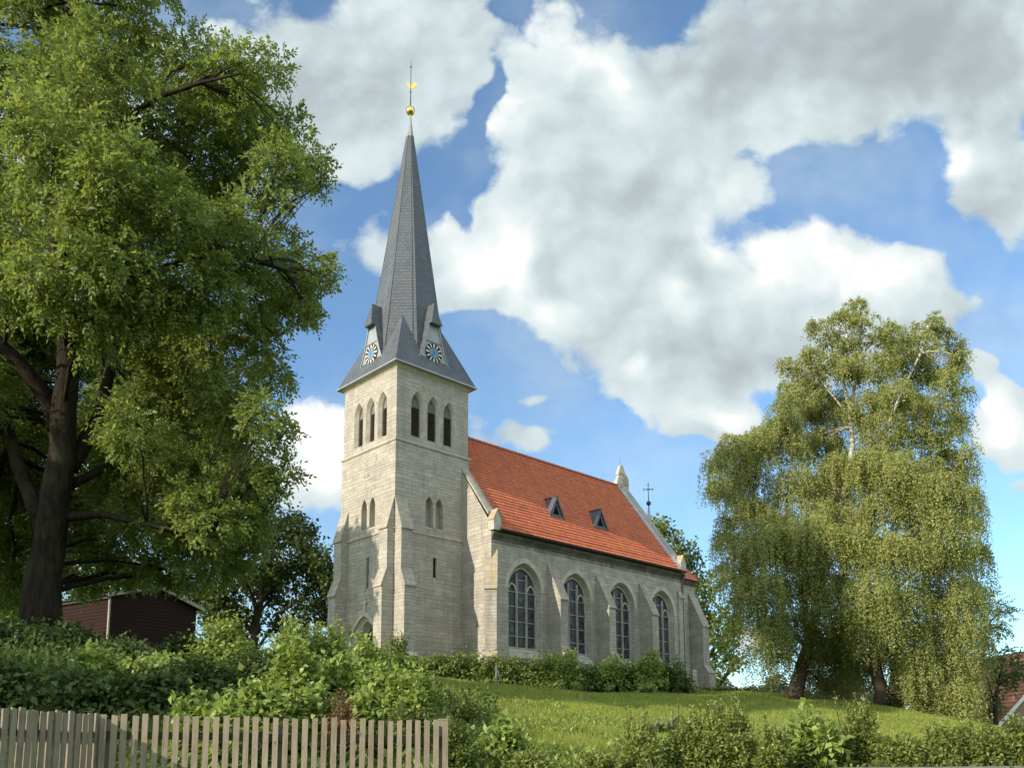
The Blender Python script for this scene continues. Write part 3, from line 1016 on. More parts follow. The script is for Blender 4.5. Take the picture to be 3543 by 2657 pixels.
# windows
for c in wins:
    P = PS(-N_)
    b = MB()
    o1 = arch(c, 1.5, 5.95, 10.05, 11.85, 9)
    o2 = arch(c, 1.33, 6.25, 10.05, 11.60, 9)
    b.reveal(o1, o2, P, 0, .40, 0)
    b.panel(o2, [], lambda a, z: P(a, z, .46), 1)
    b.reveal(o2, o2, P, .40, .46, 0)
    win = part(b, 'church_window', [M['stone'], M['glass']])
    tr = MB()
    d0, d1 = .33, .45
    fr = arch(c, 1.335, 6.24, 10.05, 11.61, 9)
    fi = arch(c, 1.25, 6.34, 10.05, 11.50, 9)
    g = lambda pts, d: [P(a, z, d) for a, z in pts]
    tr.loft([g(fr, d1), g(fr, d0), g(fi, d0), g(fi, d1)], cap0=False, cap1=False)
    for mx in (-.44, .44):
        h = 11.15
        pr = [(-.055, d1), (-.055, d0 + .03), (-.02, d0 - .05), (.02, d0 - .05), (.055, d0 + .03), (.055, d1)]
        tr.extrude([P(c + mx + a, 6.28, d) for a, d in pr], (0, 0, h - 6.28))
    for mx in (-.85, .85):                       # heads of the side lights
        ho = arch(c + mx, .40, 9.9, 9.95, 10.52, 6)[2:]
        hi_ = arch(c + mx, .31, 9.9, 9.95, 10.40, 6)[2:]
        tr.loft([g(ho, d1), g(ho, d0 + .01), g(hi_, d0 + .01), g(hi_, d1)], cap0=False, cap1=False, closed=False)
    part(tr, 'tracery', M['mullion'], win)
    for zz, w in ((7.05, 1.26), (8.0, 1.26), (8.98, 1.26), (9.93, 1.26), (10.75, .40)):
        gb = MB()
        gb.box(c - w, c + w, -N_ + .40, -N_ + .45, zz - .022, zz + .022)
        part(gb, 'glazing_bar', M['mullion'], win)
    sb = MB()                                    # long sloping sill
    sb.extrude([P(c - 1.5, 6.26, .40), P(c - 1.5, 5.93, -.015), P(c - 1.5, 5.66, -.10), P(c - 1.5, 5.60, -.10), P(c - 1.5, 5.60, .4)], (3.0, 0, 0))
    part(sb, 'sill', M['dressed'], win)
    vs = MB()                                    # voussoirs, a flat ring of dressed stone
    va, vb = arch(c, 1.505, 9.6, 10.05, 11.86, 9)[2:], arch(c, 1.80, 9.6, 10.05, 12.20, 9)[2:]
    vs.loft([g(va, 0.01), g(va, -.012), g(vb, -.012), g(vb, .01)], cap0=False, cap1=False, closed=False)
    part(vs, 'arch_stones', M['dressed'], win)
for c in (10.895, 15.815, 20.72):
    buttress((c - .36, -N_, 0), (0, -1, 0), (1, 0, 0), .72, [(0, 12.0), (1.15, 9.66), (1.15, 6.45), (1.42, 6.05), (1.42, 5.6), (1.52, 5.45), (1.52, ZB)])
# diagonal buttress at the south-west corner, square ones at the east end
dd = Vector((-1, -1, 0)).normalized()
dw = Vector((1, -1, 0)).normalized()
buttress(tuple(Vector((UW, -N_, 0)) - dw * .37), dd, dw, .74, [(-.35, 12.35), (.80, 9.75), (.80, 5.75), (.92, 5.55), (.92, ZB)], cap=M['dressed_lichen'])
# cornice and gutter
b = MB()
b.extrude([(UW + .02, -N_ + .05, 13.02), (UW + .02, -N_ - .03, 13.02), (UW + .02, -N_ - .07, 13.16), (UW + .02, -N_ - .20, 13.30), (UW + .02, -N_ - .24, 13.46), (UW + .02, -N_ + .05, 13.5)], (UE - UW - .04, 0, 0))
part(b, 'cornice', M['cornice'])
b = MB()
gut = lambda u, r: [(u, vE - .08 + r * math.cos(a), 13.62 + r * math.sin(a)) for a in np.linspace(math.pi, 2 * math.pi, 7)]
for (ra, rb) in ((.10, .085),):
    b.loft([gut(UW + .35, ra) + gut(UW + .35, rb)[::-1], gut(UE - .1, ra) + gut(UE - .1, rb)[::-1]])
part(b, 'gutter', M['iron'])
b = MB()
b.tube([(UE - .28, vE - .06, 13.55), (UE - .26, vE - .02, 13.3), (UE - .22, -N_ - .10, 12.85), (UE - .22, -N_ - .10, 4.5)], .062, 8)
for zz in (11.8, 9.6, 7.4, 5.8):
    b.tube([(UE - .22, -N_ - .10, zz - .03), (UE - .22, -N_ - .10, zz + .03)], .08, 8)
part(b, 'drainpipe', M['pipe'])


# --- pantiled roofs: real tile relief, one sheet per slope
def tiled(name, u0, u1, e, r, ze, zr, parent=None, mat=None, du=.22, dt=.335, clip=None):
    """slope from the eave at y = e, z = ze to the ridge at y = r, z = zr"""
    L = math.hypot(r - e, zr - ze)
    ux = np.arange(u0, u1 + .001, du / 6)
    rows = int(L / dt) + 1
    T, Hh = [], []
    for k in range(rows):
        for q, h in ((0.0, .045), (.03, .047), (.96, .0), (.999, .0)):
            tt = (k + q) * dt
            if tt <= L:
                T.append(tt); Hh.append(h if q < .5 else .002)
    T, Hh = np.array(T), np.array(Hh)
    wv = ux / du * 2 * np.pi
    wave = .034 * np.sin(wv) + .012 * np.sin(2 * wv + .6)
    jit = np.random.default_rng(3)
    H = Hh[:, None] + wave[None] + jit.normal(0, .003, (len(T), 1))
    sg = np.array([(r - e) / L, (zr - ze) / L])
    nn = np.array([-(zr - ze) / L, (r - e) / L]) * (1 if r > e else -1)
    Y = e + T[:, None] * sg[0] + H * nn[0]
    Z = ze + T[:, None] * sg[1] + H * abs(nn[1])
    U = np.broadcast_to(ux[None], Y.shape)
    V = np.stack([U, Y, Z], -1).reshape(-1, 3)
    nx, ny = len(ux), len(T)
    I = (np.arange(ny - 1)[:, None] * nx + np.arange(nx - 1)[None]).ravel()
    o = mesh_np(name, V, np.stack([I, I + 1, I + nx + 1, I + nx], -1), mat or M['tile'], parent or church)
    lay = o.data.uv_layers.new(name='uv')
    li = np.empty(len(o.data.loops), dtype=np.int32)
    o.data.loops.foreach_get('vertex_index', li)
    TT = np.broadcast_to(T[:, None], Y.shape).ravel()
    lay.data.foreach_set('uv', np.stack([U.ravel()[li] + .055, TT[li] + .0], -1).astype(np.float32).ravel())
    return o


nroof = tiled('nave_roof', UW + .52, UE - .50, vE, VR, zEv, zRg)
b = MB()
b.quad((UW + .5, VN + .37, zEv), (UE - .5, VN + .37, zEv), (UE - .5, VR, zRg), (UW + .5, VR, zRg))
part(b, 'north_roof_slope', M['tile'], nroof)
b = MB()
b.quad((UW + .5, vE + .03, zEv - .07), (UE - .5, vE + .03, zEv - .07), (UE - .5, VR, zRg - .12), (UW + .5, VR, zRg - .12))
b.quad((UW + .5, vE + .03, zEv - .07), (UE - .5, vE + .03, zEv - .07), (UE - .5, -N_, 13.49), (UW + .5, -N_, 13.49))
part(b, 'roof_boards', M['louvre'], nroof)
b = MB()
u = UW + .5
while u < UE - .55:                              # ridge tiles
    ring = lambda uu, r, dz: [(uu, VR + r * math.cos(a), zRg - .03 + dz + r * math.sin(a)) for a in np.linspace(-.35, math.pi + .35, 8)]
    b.loft([ring(u, .155, .0), ring(u + .38, .135, .0)], cap0=False, cap1=False, closed=False)
    u += .36
part(b, 'ridge_tiles', M['tile'], nroof)
# dormers
for uc in (12.95, 17.72):
    vf, zf0, zf1, hw = -1.36, 16.05, 17.45, .70
    vb = vE + (zf1 - zEv) / slope + .05
    b = MB()
    Af, Bf, Cf = (uc - hw, vf, zf0), (uc + hw, vf, zf0), (uc, vf, zf1)
    Cb = (uc, vb, zf1)
    for sgn in (-1, 1):
        e0 = (uc + sgn * (hw + .12), vf - .12, zf0 - .02)
        e1 = (uc, vf - .12, zf1 + .10)
        e2 = (uc, vb, zf1 + .10)
        e3 = (uc + sgn * (hw + .12), vf + .12, zf0 - .02)
        n_ = Vector((sgn * .05, 0, -.05))
        b.loft([[e0, e1, e2, e3], [tuple(Vector(q) - n_ * 1.0 + Vector((-sgn * .08, 0, -.06))) for q in (e0, e1, e2, e3)]], 0)
    dm = part(b, 'dormer', M['slate'], nroof)
    b = MB()
    b.panel([(uc - hw, zf0), (uc + hw, zf0), (uc, zf1)], [[(uc - .34, zf0 + .16), (uc + .34, zf0 + .16), (uc, zf0 + .88)]], lambda a, z: (a, vf, z), 0)
    b.panel([(uc - .34, zf0 + .16), (uc + .34, zf0 + .16), (uc, zf0 + .88)], [], lambda a, z: (a, vf + .06, z), 1)
    b.box(uc - hw - .1, uc + hw + .1, vf - .16, vf + .02, zf0 - .06, zf0 + .02, 2)
    bo = part(b, 'dormer_front', [M['lead_dark'], M['shade_back'], M['lead_dark']], nroof)

# --- gable copings, kneelers, finials
for u0, u1, east in ((UW - .05, UW + .60, False), (UE - .62, UE + .05, True)):
    b = MB()
    for sgn in (-1, 1):
        v0 = VR + sgn * (VR - vE - .62)
        z0 = zEv + slope * .62
        th0, th1 = .10, .34
        pr = [(u0, th0), (u1, th0), (u1, th1 - .04), ((u0 + u1) / 2, th1 + .03), (u0, th1 - .04)]
        r0 = [(uu, v0, z0 + h) for uu, h in pr]
        r1 = [(uu, VR, zRg + .05 + h) for uu, h in pr]
        b.loft([r0, r1])
    part(b, 'gable_coping', M['weathering'])
    if east:
        b = MB()                                  # zinc flashing strip along the coping
        r0 = [(u0 - .34, vE + .05, zEv + .06), (u0 + .02, vE + .05, zEv + .12), (u0 + .02, vE + .05, zEv + .28)]
        r1 = [(u0 - .34, VR - .05, zRg + .04), (u0 + .02, VR - .05, zRg + .10), (u0 + .02, VR - .05, zRg + .26)]
        b.loft([r0, r1])
        part(b, 'roof_flashing', M['zinc'])
    for sgn in (-1, 1):
        vk = VR + sgn * (VR - vE - .33)
        um = (u0 + u1) / 2
        b = MB()
        k0, k1 = vk - .27, vk + .27
        b.extrude([(u0 + .0, k0, 13.55), (u1 - .0, k0, 13.55), (u1 - .0, k0, 14.25), (um, k0, 14.85), (u0 + .0, k0, 14.25)], (0, k1 - k0, 0), 0)
        kn = part(b, 'kneeler', M['dressed'])
        b = MB()
        for a_, c_ in ((u0 - .04, um), (u1 + .04, um)):
            b.loft([[(a_, k0 - .04, 14.20), (c_, k0 - .04, 14.88), (c_, k1 + .04, 14.88), (a_, k1 + .04, 14.20)],
                    [(a_, k0 - .04, 14.28), (c_, k0 - .04, 14.96), (c_, k1 + .04, 14.96), (a_, k1 + .04, 14.28)]])
        part(b, 'kneeler_cap', M['dressed_lichen'], kn)
# finial on the east gable
b = MB()
sq = lambda cx, cy, hx, hy, z: [(cx - hx, cy - hy, z), (cx + hx, cy - hy, z), (cx + hx, cy + hy, z), (cx - hx, cy + hy, z)]
uf = UE - .30
b.loft([sq(uf, VR, .42, .50, 21.4), sq(uf, VR, .42, .50, 22.0), sq(uf, VR, .27, .26, 22.75), sq(uf, VR, .27, .26, 22.85), sq(uf, VR, .32, .30, 22.88), sq(uf, VR, .31, .29, 22.98), sq(uf, VR, .15, .14, 23.72)])
fin = part(b, 'gable_finial', M['dressed'])
b = MB()
for sg in (-1, 1):
    y0 = VR + sg * .16
    b.extrude([(uf - .26, y0, 21.9), (uf + .34, y0, 21.9), (uf + .34, y0, 22.4), (uf + .04, y0, 22.78), (uf - .26, y0, 22.4)], (0, sg * .42, 0))
part(b, 'gablet', M['dressed_lichen'], fin)
b = MB()
b.tube([(uf - .05, VR, 23.74), (uf - .06, VR, 24.3)], .012, 4)
part(b, 'rod', M['iron'], fin)

# --- chancel with apse
vC = -2.45
uC = 27.95
zC = 13.1
b = MB()
apse = [(UE - .02, vC), (uC, vC), (uC + 3.0, .9), (uC + 3.0, 5.1), (uC, 6 - vC), (UE - .02, 6 - vC)]
b.loft([[(u, v, ZB) for u, v in apse], [(u, v, zC) for u, v in apse]], cap0=False, cap1=False)
part(b, 'chancel', M['stone'])
b = MB()
cxc = Vector((uC - .2, 3.0))
grow = lambda k: [tuple(cxc + (Vector(q) - cxc) * k) for q in apse]
b.loft([[(u, v, zC - .32) for u, v in grow(1.0)], [(u, v, zC - .30) for u, v in grow(1.02)], [(u, v, zC + .02) for u, v in grow(1.055)]], cap0=False, cap1=True)
part(b, 'cornice', M['cornice'])
e_ = grow(1.085)
zr = 18.75
b = MB()
ra, rb = (UE - .02, 3.0, zr), (uC + .9, 3.0, zr)
E3 = [(u, v, zC + .05) for u, v in e_]
E3[0] = (UE - .02, E3[0][1], E3[0][2]); E3[5] = (UE - .02, E3[5][1], E3[5][2])
b.quad(E3[0], E3[1], rb, ra)
b.tri(E3[1], E3[2], rb); b.tri(E3[2], E3[3], rb); b.tri(E3[3], E3[4], rb)
b.quad(E3[4], E3[5], ra, rb)
cr = part(b, 'chancel_roof', M['tile'])
b = MB()
for q in E3[1:5]:
    b.tube([q, rb], .09, 6)
part(b, 'hip_tiles', M['tile'], cr)
b = MB()
fu = 29.45
b.lathe([(.55, 18.2), (.34, 18.9), (.16, 19.9), (.06, 20.95)], (fu, 3), 10)
fl = part(b, 'fleche', M['zinc'])
b = MB()
b.lathe([(.02, 20.9)] + [(.21 * math.sin(a), 21.16 - .21 * math.cos(a)) for a in np.linspace(.2, math.pi - .1, 9)], (fu, 3), 12)
part(b, 'ball', M['iron'], fl)
b = MB()
b.tube([(fu, 3, 21.3), (fu, 3, 23.1)], [.04, .025], 6)
xd = Vector((.69, -.72, 0))
pc = Vector((fu, 3, 22.42))
b.tube([pc - xd * .45, pc + xd * .45], .032, 6)
for e in (-1, 1):
    b.tube([pc + xd * .40 * e + Vector((0, 0, -.11)), pc + xd * .40 * e + Vector((0, 0, .11))], .032, 6)
b.tube([pc + xd * -.11 + Vector((0, 0, .42)), pc + xd * .11 + Vector((0, 0, .42))], .03, 6)
for e in range(4):
    a = math.pi / 4 + e * math.pi / 2
    b.tube([pc, pc + xd * .2 * math.cos(a) + Vector((0, 0, .2 * math.sin(a)))], .018, 4)
part(b, 'cross', M['iron'], fl)
b = MB()
b.extrude([(UE + .05, vC - .14, ZB), (UE + .05, vC - .14, 5.3), (UE + .05, vC - .002, 5.5), (UE + .05, vC + .1, ZB)], (uC - UE, 0, 0))
part(b, 'plinth', M['stone_plinth'])
buttress((uC - .86, vC, 0), (0, -1, 0), (1, 0, 0), .84, [(0, 12.1), (1.25, 9.45), (1.25, 6.25), (1.62, 5.75), (1.62, 5.6), (1.7, 5.45), (1.7, ZB)], mat=M['stone_plinth'])
ddE = Vector((1, -1, 0)).normalized()
dwE = Vector((1, 1, 0)).normalized()
buttress((UE - .80, -N_, 0), (0, -1, 0), (1, 0, 0), .0001 + .78, [(0, 12.0), (.12, 11.6), (.12, 5.6), (.26, 5.4), (.26, ZB)])

# ------------------------------------------------------------------ foliage tools
def unit(a):
    return a / np.maximum(np.linalg.norm(a, axis=-1, keepdims=True), 1e-9)


def rand_dirs(n):
    return unit(rng.normal(size=(n, 3)))


class Leaves:
    """collects leaf blades (bent rhombs) in world space"""
    def __init__(s):
        s.parts = []

    def add(s, base, d, nrm, L, W, fold=.16, droop=.12, wide=.42):
        n = len(base)
        d = unit(d)
        side = unit(np.cross(d, nrm))
        up = np.cross(side, d)
        L = np.broadcast_to(np.asarray(L, float).reshape(-1, 1), (n, 1))
        W = np.broadcast_to(np.asarray(W, float).reshape(-1, 1), (n, 1))
        v = np.empty((n, 4, 3))
        v[:, 0] = base
        v[:, 1] = base + d * L * wide + side * W * .5 + up * W * fold
        v[:, 2] = base + d * L - up * L * droop
        v[:, 3] = base + d * L * wide - side * W * .5 + up * W * fold
        s.parts.append(v)

    def build(s, name, mat, parent, origin):
        v = np.concatenate(s.parts) - np.array(origin)
        n = len(v)
        return mesh_np(name, v.reshape(-1, 3), np.arange(n * 4).reshape(n, 4), mat, parent)


def pinnate(lv, P, D, size, pairs=4, LW=(.34, .13), jit=.35):
    """compound leaves: pairs of leaflets on a drooping stalk. P, D arrays"""
    n = len(P)
    D = unit(D)
    nr = unit(np.array([0, 0, .75]) + D * .5 + rng.normal(0, .5, (n, 3)))
    side = unit(np.cross(D, nr))
    up = np.cross(side, D)
    size = size * rng.uniform(.7, 1.2, (n, 1))
    for k in range(pairs + 1):
        tt = (k + .6) / (pairs + .6)
        pos = P + D * size * tt - up * size * .30 * tt * tt
        dr = D - up * .38 * tt
        if k == pairs:
            lv.add(pos, dr + rng.normal(0, jit * .5, (n, 3)), up + rng.normal(0, .3, (n, 3)), size[:, 0] * LW[0], size[:, 0] * LW[1])
        else:
            for sg in (-1, 1):
                lv.add(pos, dr * .55 + sg * side * .85 + rng.normal(0, jit, (n, 3)), up + rng.normal(0, .35, (n, 3)), size[:, 0] * LW[0], size[:, 0] * LW[1])


def simple_leaves(lv, P, D, L, W, per=6, spread=.12, drop=.25):
    """tufts of plain leaves about points P"""
    n = len(P)
    for k in range(per):
        pos = P + rng.normal(0, spread, (n, 3))
        d = unit(D) * .6 + rng.normal(0, .6, (n, 3)) - np.array([0, 0, drop])
        s = rng.uniform(.65, 1.2, n)
        lv.add(pos, d, np.array([0, 0, .7]) + unit(D) * .7 + rng.normal(0, .5, (n, 3)), L * s, W * s)


def bent(p, q, sag, k=5, wob=.06):
    p, q = np.array(p, float), np.array(q, float)
    L = np.linalg.norm(q - p)
    tt = np.linspace(0, 1, k)[:, None]
    pts = p + (q - p) * tt
    pts[:, 2:3] += sag * L * np.sin(np.pi * tt)
    if k > 2:
        pts[1:-1] += rng.normal(0, wob * L / k, (k - 2, 3))
    return pts


def nearest_on(paths, c, up_pref=.6):
    """point on the given limbs from which a branch to c would spring, with its radius"""
    best = None
    for pts, rad in paths:
        for a in range(len(pts) - 1):
            for tt in (0.0, .5):
                p = pts[a] + (pts[a + 1] - pts[a]) * tt
                r = rad[a] + (rad[a + 1] - rad[a]) * tt
                d = c - p
                cost = np.linalg.norm(d) - up_pref * d[2]
                if best is None or cost < best[0]:
                    best = (cost, p, r)
    return best[1], best[2]


def make_tree(name, label, cat, base, trunks, clumps, bark, leafmat, leaf_fn, group=None, sub=7, sub_r=.5, dens=26, br=.035, up_pref=.6, twig=True):
    root = empty(name, base)
    tag(root, label, cat, group)
    base = np.array(base, float)
    mb = MB()
    paths = []
    for pts, rad in trunks:
        pts = [np.array(p, float) for p in pts]
        fine, fr = [], []                       # soften the limb lines
        for a in range(len(pts) - 1):
            for tt in (0, .5):
                fine.append(pts[a] * (1 - tt) + pts[a + 1] * tt + (rng.normal(0, rad[a] * .12, 3) if tt else 0))
                fr.append(rad[a] * (1 - tt) + rad[a + 1] * tt)
        fine.append(pts[-1]); fr.append(rad[-1])
        mb.tube([Vector(p - base) for p in fine], fr, 10)
        paths.append((fine, fr))
    lv = Leaves()
    for c, r in clumps:
        c = np.array(c, float)
        r = np.array(r, float) * np.ones(3)
        p, pr = nearest_on(paths, c, up_pref)
        if twig:
            pts = bent(p, c, .06, 6)
            R0 = min(pr * .6, br * np.linalg.norm(c - p) + .02)
            mb.tube([Vector(q - base) for q in pts], list(np.linspace(R0, R0 * .4, 6)), 6)
        ns = max(3, int(sub * rng.uniform(.8, 1.25)))
        dirs = rand_dirs(ns)
        dirs[:, 2] = dirs[:, 2] * .9 + .1
        for dv in dirs:
            sc_ = c + dv * r * rng.uniform(.45, .95)
            sr = r * sub_r * rng.uniform(.75, 1.25)
            if twig:
                pts = bent(c if rng.random() < .7 else p, sc_, .05, 4)
                mb.tube([Vector(q - base) for q in pts], list(np.linspace(.009 + R0 * .15, .005, 4)), 4)
            n = max(4, int(dens * (sr.mean() ** 2) * rng.uniform(.75, 1.25)))
            u = rand_dirs(n)
            rad = rng.uniform(.25, 1.0, (n, 1)) ** .6
            P = sc_ + u * rad * sr
            D = u * .8 + dv * .6 + rng.normal(0, .25, (n, 3)) - np.array([0, 0, .25])
            leaf_fn(lv, P, D)
    mb.build('trunk', bark, root)
    lv.build('crown', leafmat, root, base)
    return root


M['ash_bark'] = mat_bark('ash_bark', (.016, .012, .009), (.042, .033, .025))
M['dark_bark'] = mat_bark('dark_bark', (.030, .025, .019), (.075, .06, .045))
m, t, out = new_mat('birch_bark')
ob = t.n('ShaderNodeTexCoord').outputs['Object']
zz = t.n('ShaderNodeSeparateXYZ', {0: ob}).outputs[2]
nz = t.noise(t.vm('MULTIPLY', ob, (5, 5, 9)), 1.0, 5, .7)
c = t.mix(t.rng(nz, .50, .62, 0, 1), (.56, .50, .43), (.07, .055, .045))
rough_foot = t.math('ADD', zz, t.math('MULTIPLY', nz, 3.5))
c = t.mix(t.rng(rough_foot, 3.6, 6.2, 1, 0), c, t.mix(nz, (.026, .020, .015), (.105, .082, .06)))
principled(t, out, c, .8, spec=.2, bump=nz, bump_d=.03)
M['birch_bark'] = m
M['ash_leaf'] = mat_leaf('ash_leaf', (.14, .20, .048), (.34, .39, .12), trans=.47, tip=(.36, .32, .08))
M['maple_leaf'] = mat_leaf('maple_leaf', (.045, .070, .018), (.090, .120, .030), trans=.3)
M['lime_leaf'] = mat_leaf('lime_leaf', (.115, .160, .036), (.205, .240, .062), trans=.35)
M['back_leaf'] = mat_leaf('background_leaf', (.14, .19, .034), (.25, .29, .065), trans=.4)
M['birch_leaf'] = mat_leaf('birch_leaf', (.235, .265, .075), (.42, .435, .155), trans=.38, tip=(.42, .36, .12))
M['robinia_leaf'] = mat_leaf('robinia_leaf', (.14, .18, .036), (.24, .275, .07), trans=.4)
M['walnut_leaf'] = mat_leaf('walnut_leaf', (.08, .12, .042), (.15, .19, .065), trans=.35)

ash_fn = lambda lv, P, D: pinnate(lv, P, D, .32, 4, (.38, .195))
broad_fn = lambda L, W, per=5, sp=.14: (lambda lv, P, D: simple_leaves(lv, P, D, L, W, per, sp))

# --- the big ash at the left
Y0 = 21.0
ab = at(92, 1338, Y0)
ab.z = gz(ab.x, ab.y) - .15


def tp(lst, dy=0.0, Yc=Y0):
    return [at(x, y, Yc + dy * k / max(1, len(lst) - 1)) for k, (x, y) in enumerate(lst)]


tr1 = [ab] + tp([(92, 1250), (112, 1140), (132, 1000), (138, 880), (146, 760), (140, 640), (112, 500), (130, 380), (150, 230), (140, 60), (170, -150)], -1.0)
r1 = [.56, .43, .37, .33, .30, .25, .22, .21, .17, .13, .09, .05]
tr2 = tp([(122, 930), (95, 850), (45, 785), (-30, 720), (-140, 600), (-250, 430)], -2.0)
r2 = [.24, .21, .18, .15, .11, .06]
tr3 = tp([(95, 1150), (40, 1010), (10, 900), (-60, 800), (-200, 700)], 2.5)
r3 = [.22, .17, .14, .11, .06]
tr4 = tp([(150, 1010), (215, 900), (240, 790), (275, 660), (330, 520)], 2.5)
r4 = [.22, .17, .14, .11, .06]
tr5 = tp([(115, 520), (180, 270), (270, 265), (330, 215), (430, 180), (520, 160)], -2.5)
r5 = [.12, .10, .085, .06, .04, .02]
tr6 = tp([(150, 720), (260, 640), (400, 560), (540, 560), (640, 590)], -1.5)
r6 = [.20, .15, .10, .07, .03]
tr7 = tp([(150, 1050), (280, 985), (420, 960), (560, 940)], 3.0)
r7 = [.12, .08, .05, .02]
tr8 = tp([(125, 1120), (220, 1110), (350, 1140), (470, 1160)], -1.5)
r8 = [.13, .09, .06, .03]
ash_cl = [  # x, y, r, depth offset
    (60, 40, 120, 0), (190, 60, 100, 2), (285, 20, 60, -1), (150, 190, 110, -2), (20, 220, 110, 1), (215, 140, 70, -1), (330, 160, 62, 1), (410, 140, 62, 0),
    (478, 165, 58, -1), (545, 130, 50, 0), (592, 150, 30, 0), (530, 200, 45, 1), (455, 240, 80, 2), (560, 275, 62, 0), (625, 285, 42, 1), (655, 350, 42, 0), (690, 395, 26, 0), (600, 360, 55, -1),
    (610, 425, 30, 1), (310, 270, 95, -1), (120, 340, 115, -3), (235, 330, 90, 2), (415, 350, 95, 0), (505, 410, 85, 2), (560, 470, 58, -1), (250, 430, 110, -3), (20, 430, 110, 0),
    (370, 480, 100, -2), (480, 520, 90, 0), (590, 555, 62, 1), (655, 575, 46, 0), (695, 600, 34, 0), (140, 550, 110, -3), (290, 600, 110, -3), (425, 620, 95, -2), (550, 640, 75, 0), (625, 660, 52, 1), (668, 650, 34, 0), (662, 690, 24, 0),
    (20, 620, 100, -2), (180, 690, 75, -3), (330, 720, 95, 1), (455, 740, 88, 0), (545, 760, 58, 2), (585, 830, 42, 1), (510, 860, 70, 0), (575, 900, 42, -1), (620, 930, 28, 0),
    (400, 850, 90, 2), (285, 840, 80, 3), (30, 860, 80, 3), (550, 985, 62, 0), (605, 1035, 32, 0), (455, 970, 85, 1), (345, 990, 85, 0), (235, 1020, 72, 2), (425, 1085, 75, -1),
    (330, 1140, 72, 1), (505, 1075, 55, 1), (245, 1170, 62, 2), (35, 1060, 85, 3), (420, 1190, 55, 0), (535, 1120, 42, 1), (350, 1230, 48, 2), (190, 1250, 45, 3), (480, 1170, 40, 2), (590, 1075, 25, 0),
    (200, 940, 60, 3), (300, 920, 62, -2), (10, 980, 70, 3), (0, 740, 80, 3), (250, 520, 80, 3), (380, 420, 70, 4),
    # beyond the frame: the rest of the crown
    (-140, 80, 150, 0), (-160, 330, 150, 1), (-150, 560, 150, 0), (-170, 800, 140, 0), (-300, 250, 150, 2), (-320, 520, 150, 2), (-300, 760, 120, -1), (-120, 1000, 100, 2),
    (60, -130, 130, 1), (210, -120, 110, -1), (-90, -110, 130, 2), (120, -270, 110, 0), (330, -60, 60, 1), (-420, 420, 120, 1), (250, 420, 90, 4), (80, 700, 90, 4), (120, 200, 100, 4),
    (280, 1090, 78, 1), (160, 1130, 66, 3), (390, 1140, 66, 0), (465, 1225, 50, 2), (300, 1245, 45, 3), (110, 1190, 55, 4), (540, 1040, 55, 0), (400, 1250, 40, 3), (560, 1175, 32, 2), (470, 1130, 60, -1), (180, 1050, 60, 4),
    (-40, 700, 110, 5), (40, 780, 90, 5), (-30, 880, 100, 5), (70, 900, 80, 5.5), (-40, 1000, 100, 5), (60, 1000, 85, 5.5), (10, 1100, 95, 5), (-60, 1180, 90, 4), (60, 1180, 75, 5.5), (230, 760, 95, 5), (220, 870, 90, 5.5),
    (300, 780, 90, 5), (350, 930, 90, 5), (250, 960, 80, 5.5), (200, 1130, 75, 5.5), (420, 1010, 80, 4.5), (330, 1060, 80, 5), (450, 870, 75, 4.5), (30, 560, 110, 5), (330, 660, 90, 5), (20, 1240, 70, 5), (480, 1060, 60, 3)]
cl = []
for x, y, r, dy in ash_cl:
    Yc = Y0 + dy * 1.15 + rng.normal(0, .6)
    q = px_m(r, Yc)
    cl.append((at(x, y, Yc), (q, q * 1.35, q * .92)))
make_tree('ash_tree', 'large ash tree with thick dark trunk filling the left of the view', 'tree', ab,
          list(zip((tr1, tr2, tr3, tr4, tr5, tr6, tr7, tr8), (r1, r2, r3, r4, r5, r6, r7, r8))), cl, M['ash_bark'], M['ash_leaf'], ash_fn, sub=10, sub_r=.50, dens=190, br=.012, up_pref=.25)


def px_tree(name, label, Yc, base_px, trunk_px, radii, clumps, bark, leaf, fn, cat='tree', group=None, spread=2.0, flat=1.0, **kw):
    b = at(base_px[0], base_px[1], Yc)
    b.z = gz(b.x, b.y) - .1
    trunks = []
    for lst, rr in zip(trunk_px, radii):
        pts = [at(x, y, Yc + (q[0] if q else 0)) for x, y, *q in lst]
        if lst is trunk_px[0]:
            pts = [b] + pts
        trunks.append((pts, rr))
    cls = []
    for x, y, r, *q in clumps:
        Y = Yc + (q[0] if q else rng.normal(0, spread))
        rr = px_m(r, Y) * (.82 if 'birch' in name and y < 880 else 1.0)
        cls.append((at(x, y, Y), (rr, rr * 1.1, rr * flat)))
    return make_tree(name, label, cat, b, trunks, cls, bark, leaf, fn, group=group, **kw)


# --- maple between the ash and the tower
px_tree('maple_tree', 'dark maple tree with forked trunk just left of the church tower', 66, (548, 1400), [[(552, 1340), (565, 1290), (575, 1230), (590, 1180)], [(565, 1290), (610, 1250), (660, 1190)], [(590, 1330), (640, 1300), (690, 1265)]],
        [[.35, .3, .25, .18, .08], [.16, .12, .05], [.14, .1, .05]],
        [(600, 1120, 26), (640, 1130, 26), (665, 1150, 22), (620, 1165, 40), (560, 1150, 40), (660, 1200, 36), (580, 1210, 45), (695, 1205, 26), (640, 1250, 40), (690, 1260, 34), (540, 1260, 45), (705, 1300, 26), (660, 1310, 30), (590, 1290, 34), (500, 1220, 45), (490, 1290, 45), (700, 1225, 22), (715, 1260, 16), (520, 1330, 34), (440, 1270, 45), (715, 1330, 18), (560, 1352, 28), (605, 1350, 24), (645, 1345, 22), (520, 1370, 28), (480, 1345, 36), (690, 1340, 20)],
        M['dark_bark'], M['maple_leaf'], broad_fn(.30, .28, 5, .28), sub=10, sub_r=.48, dens=34, spread=2.0)
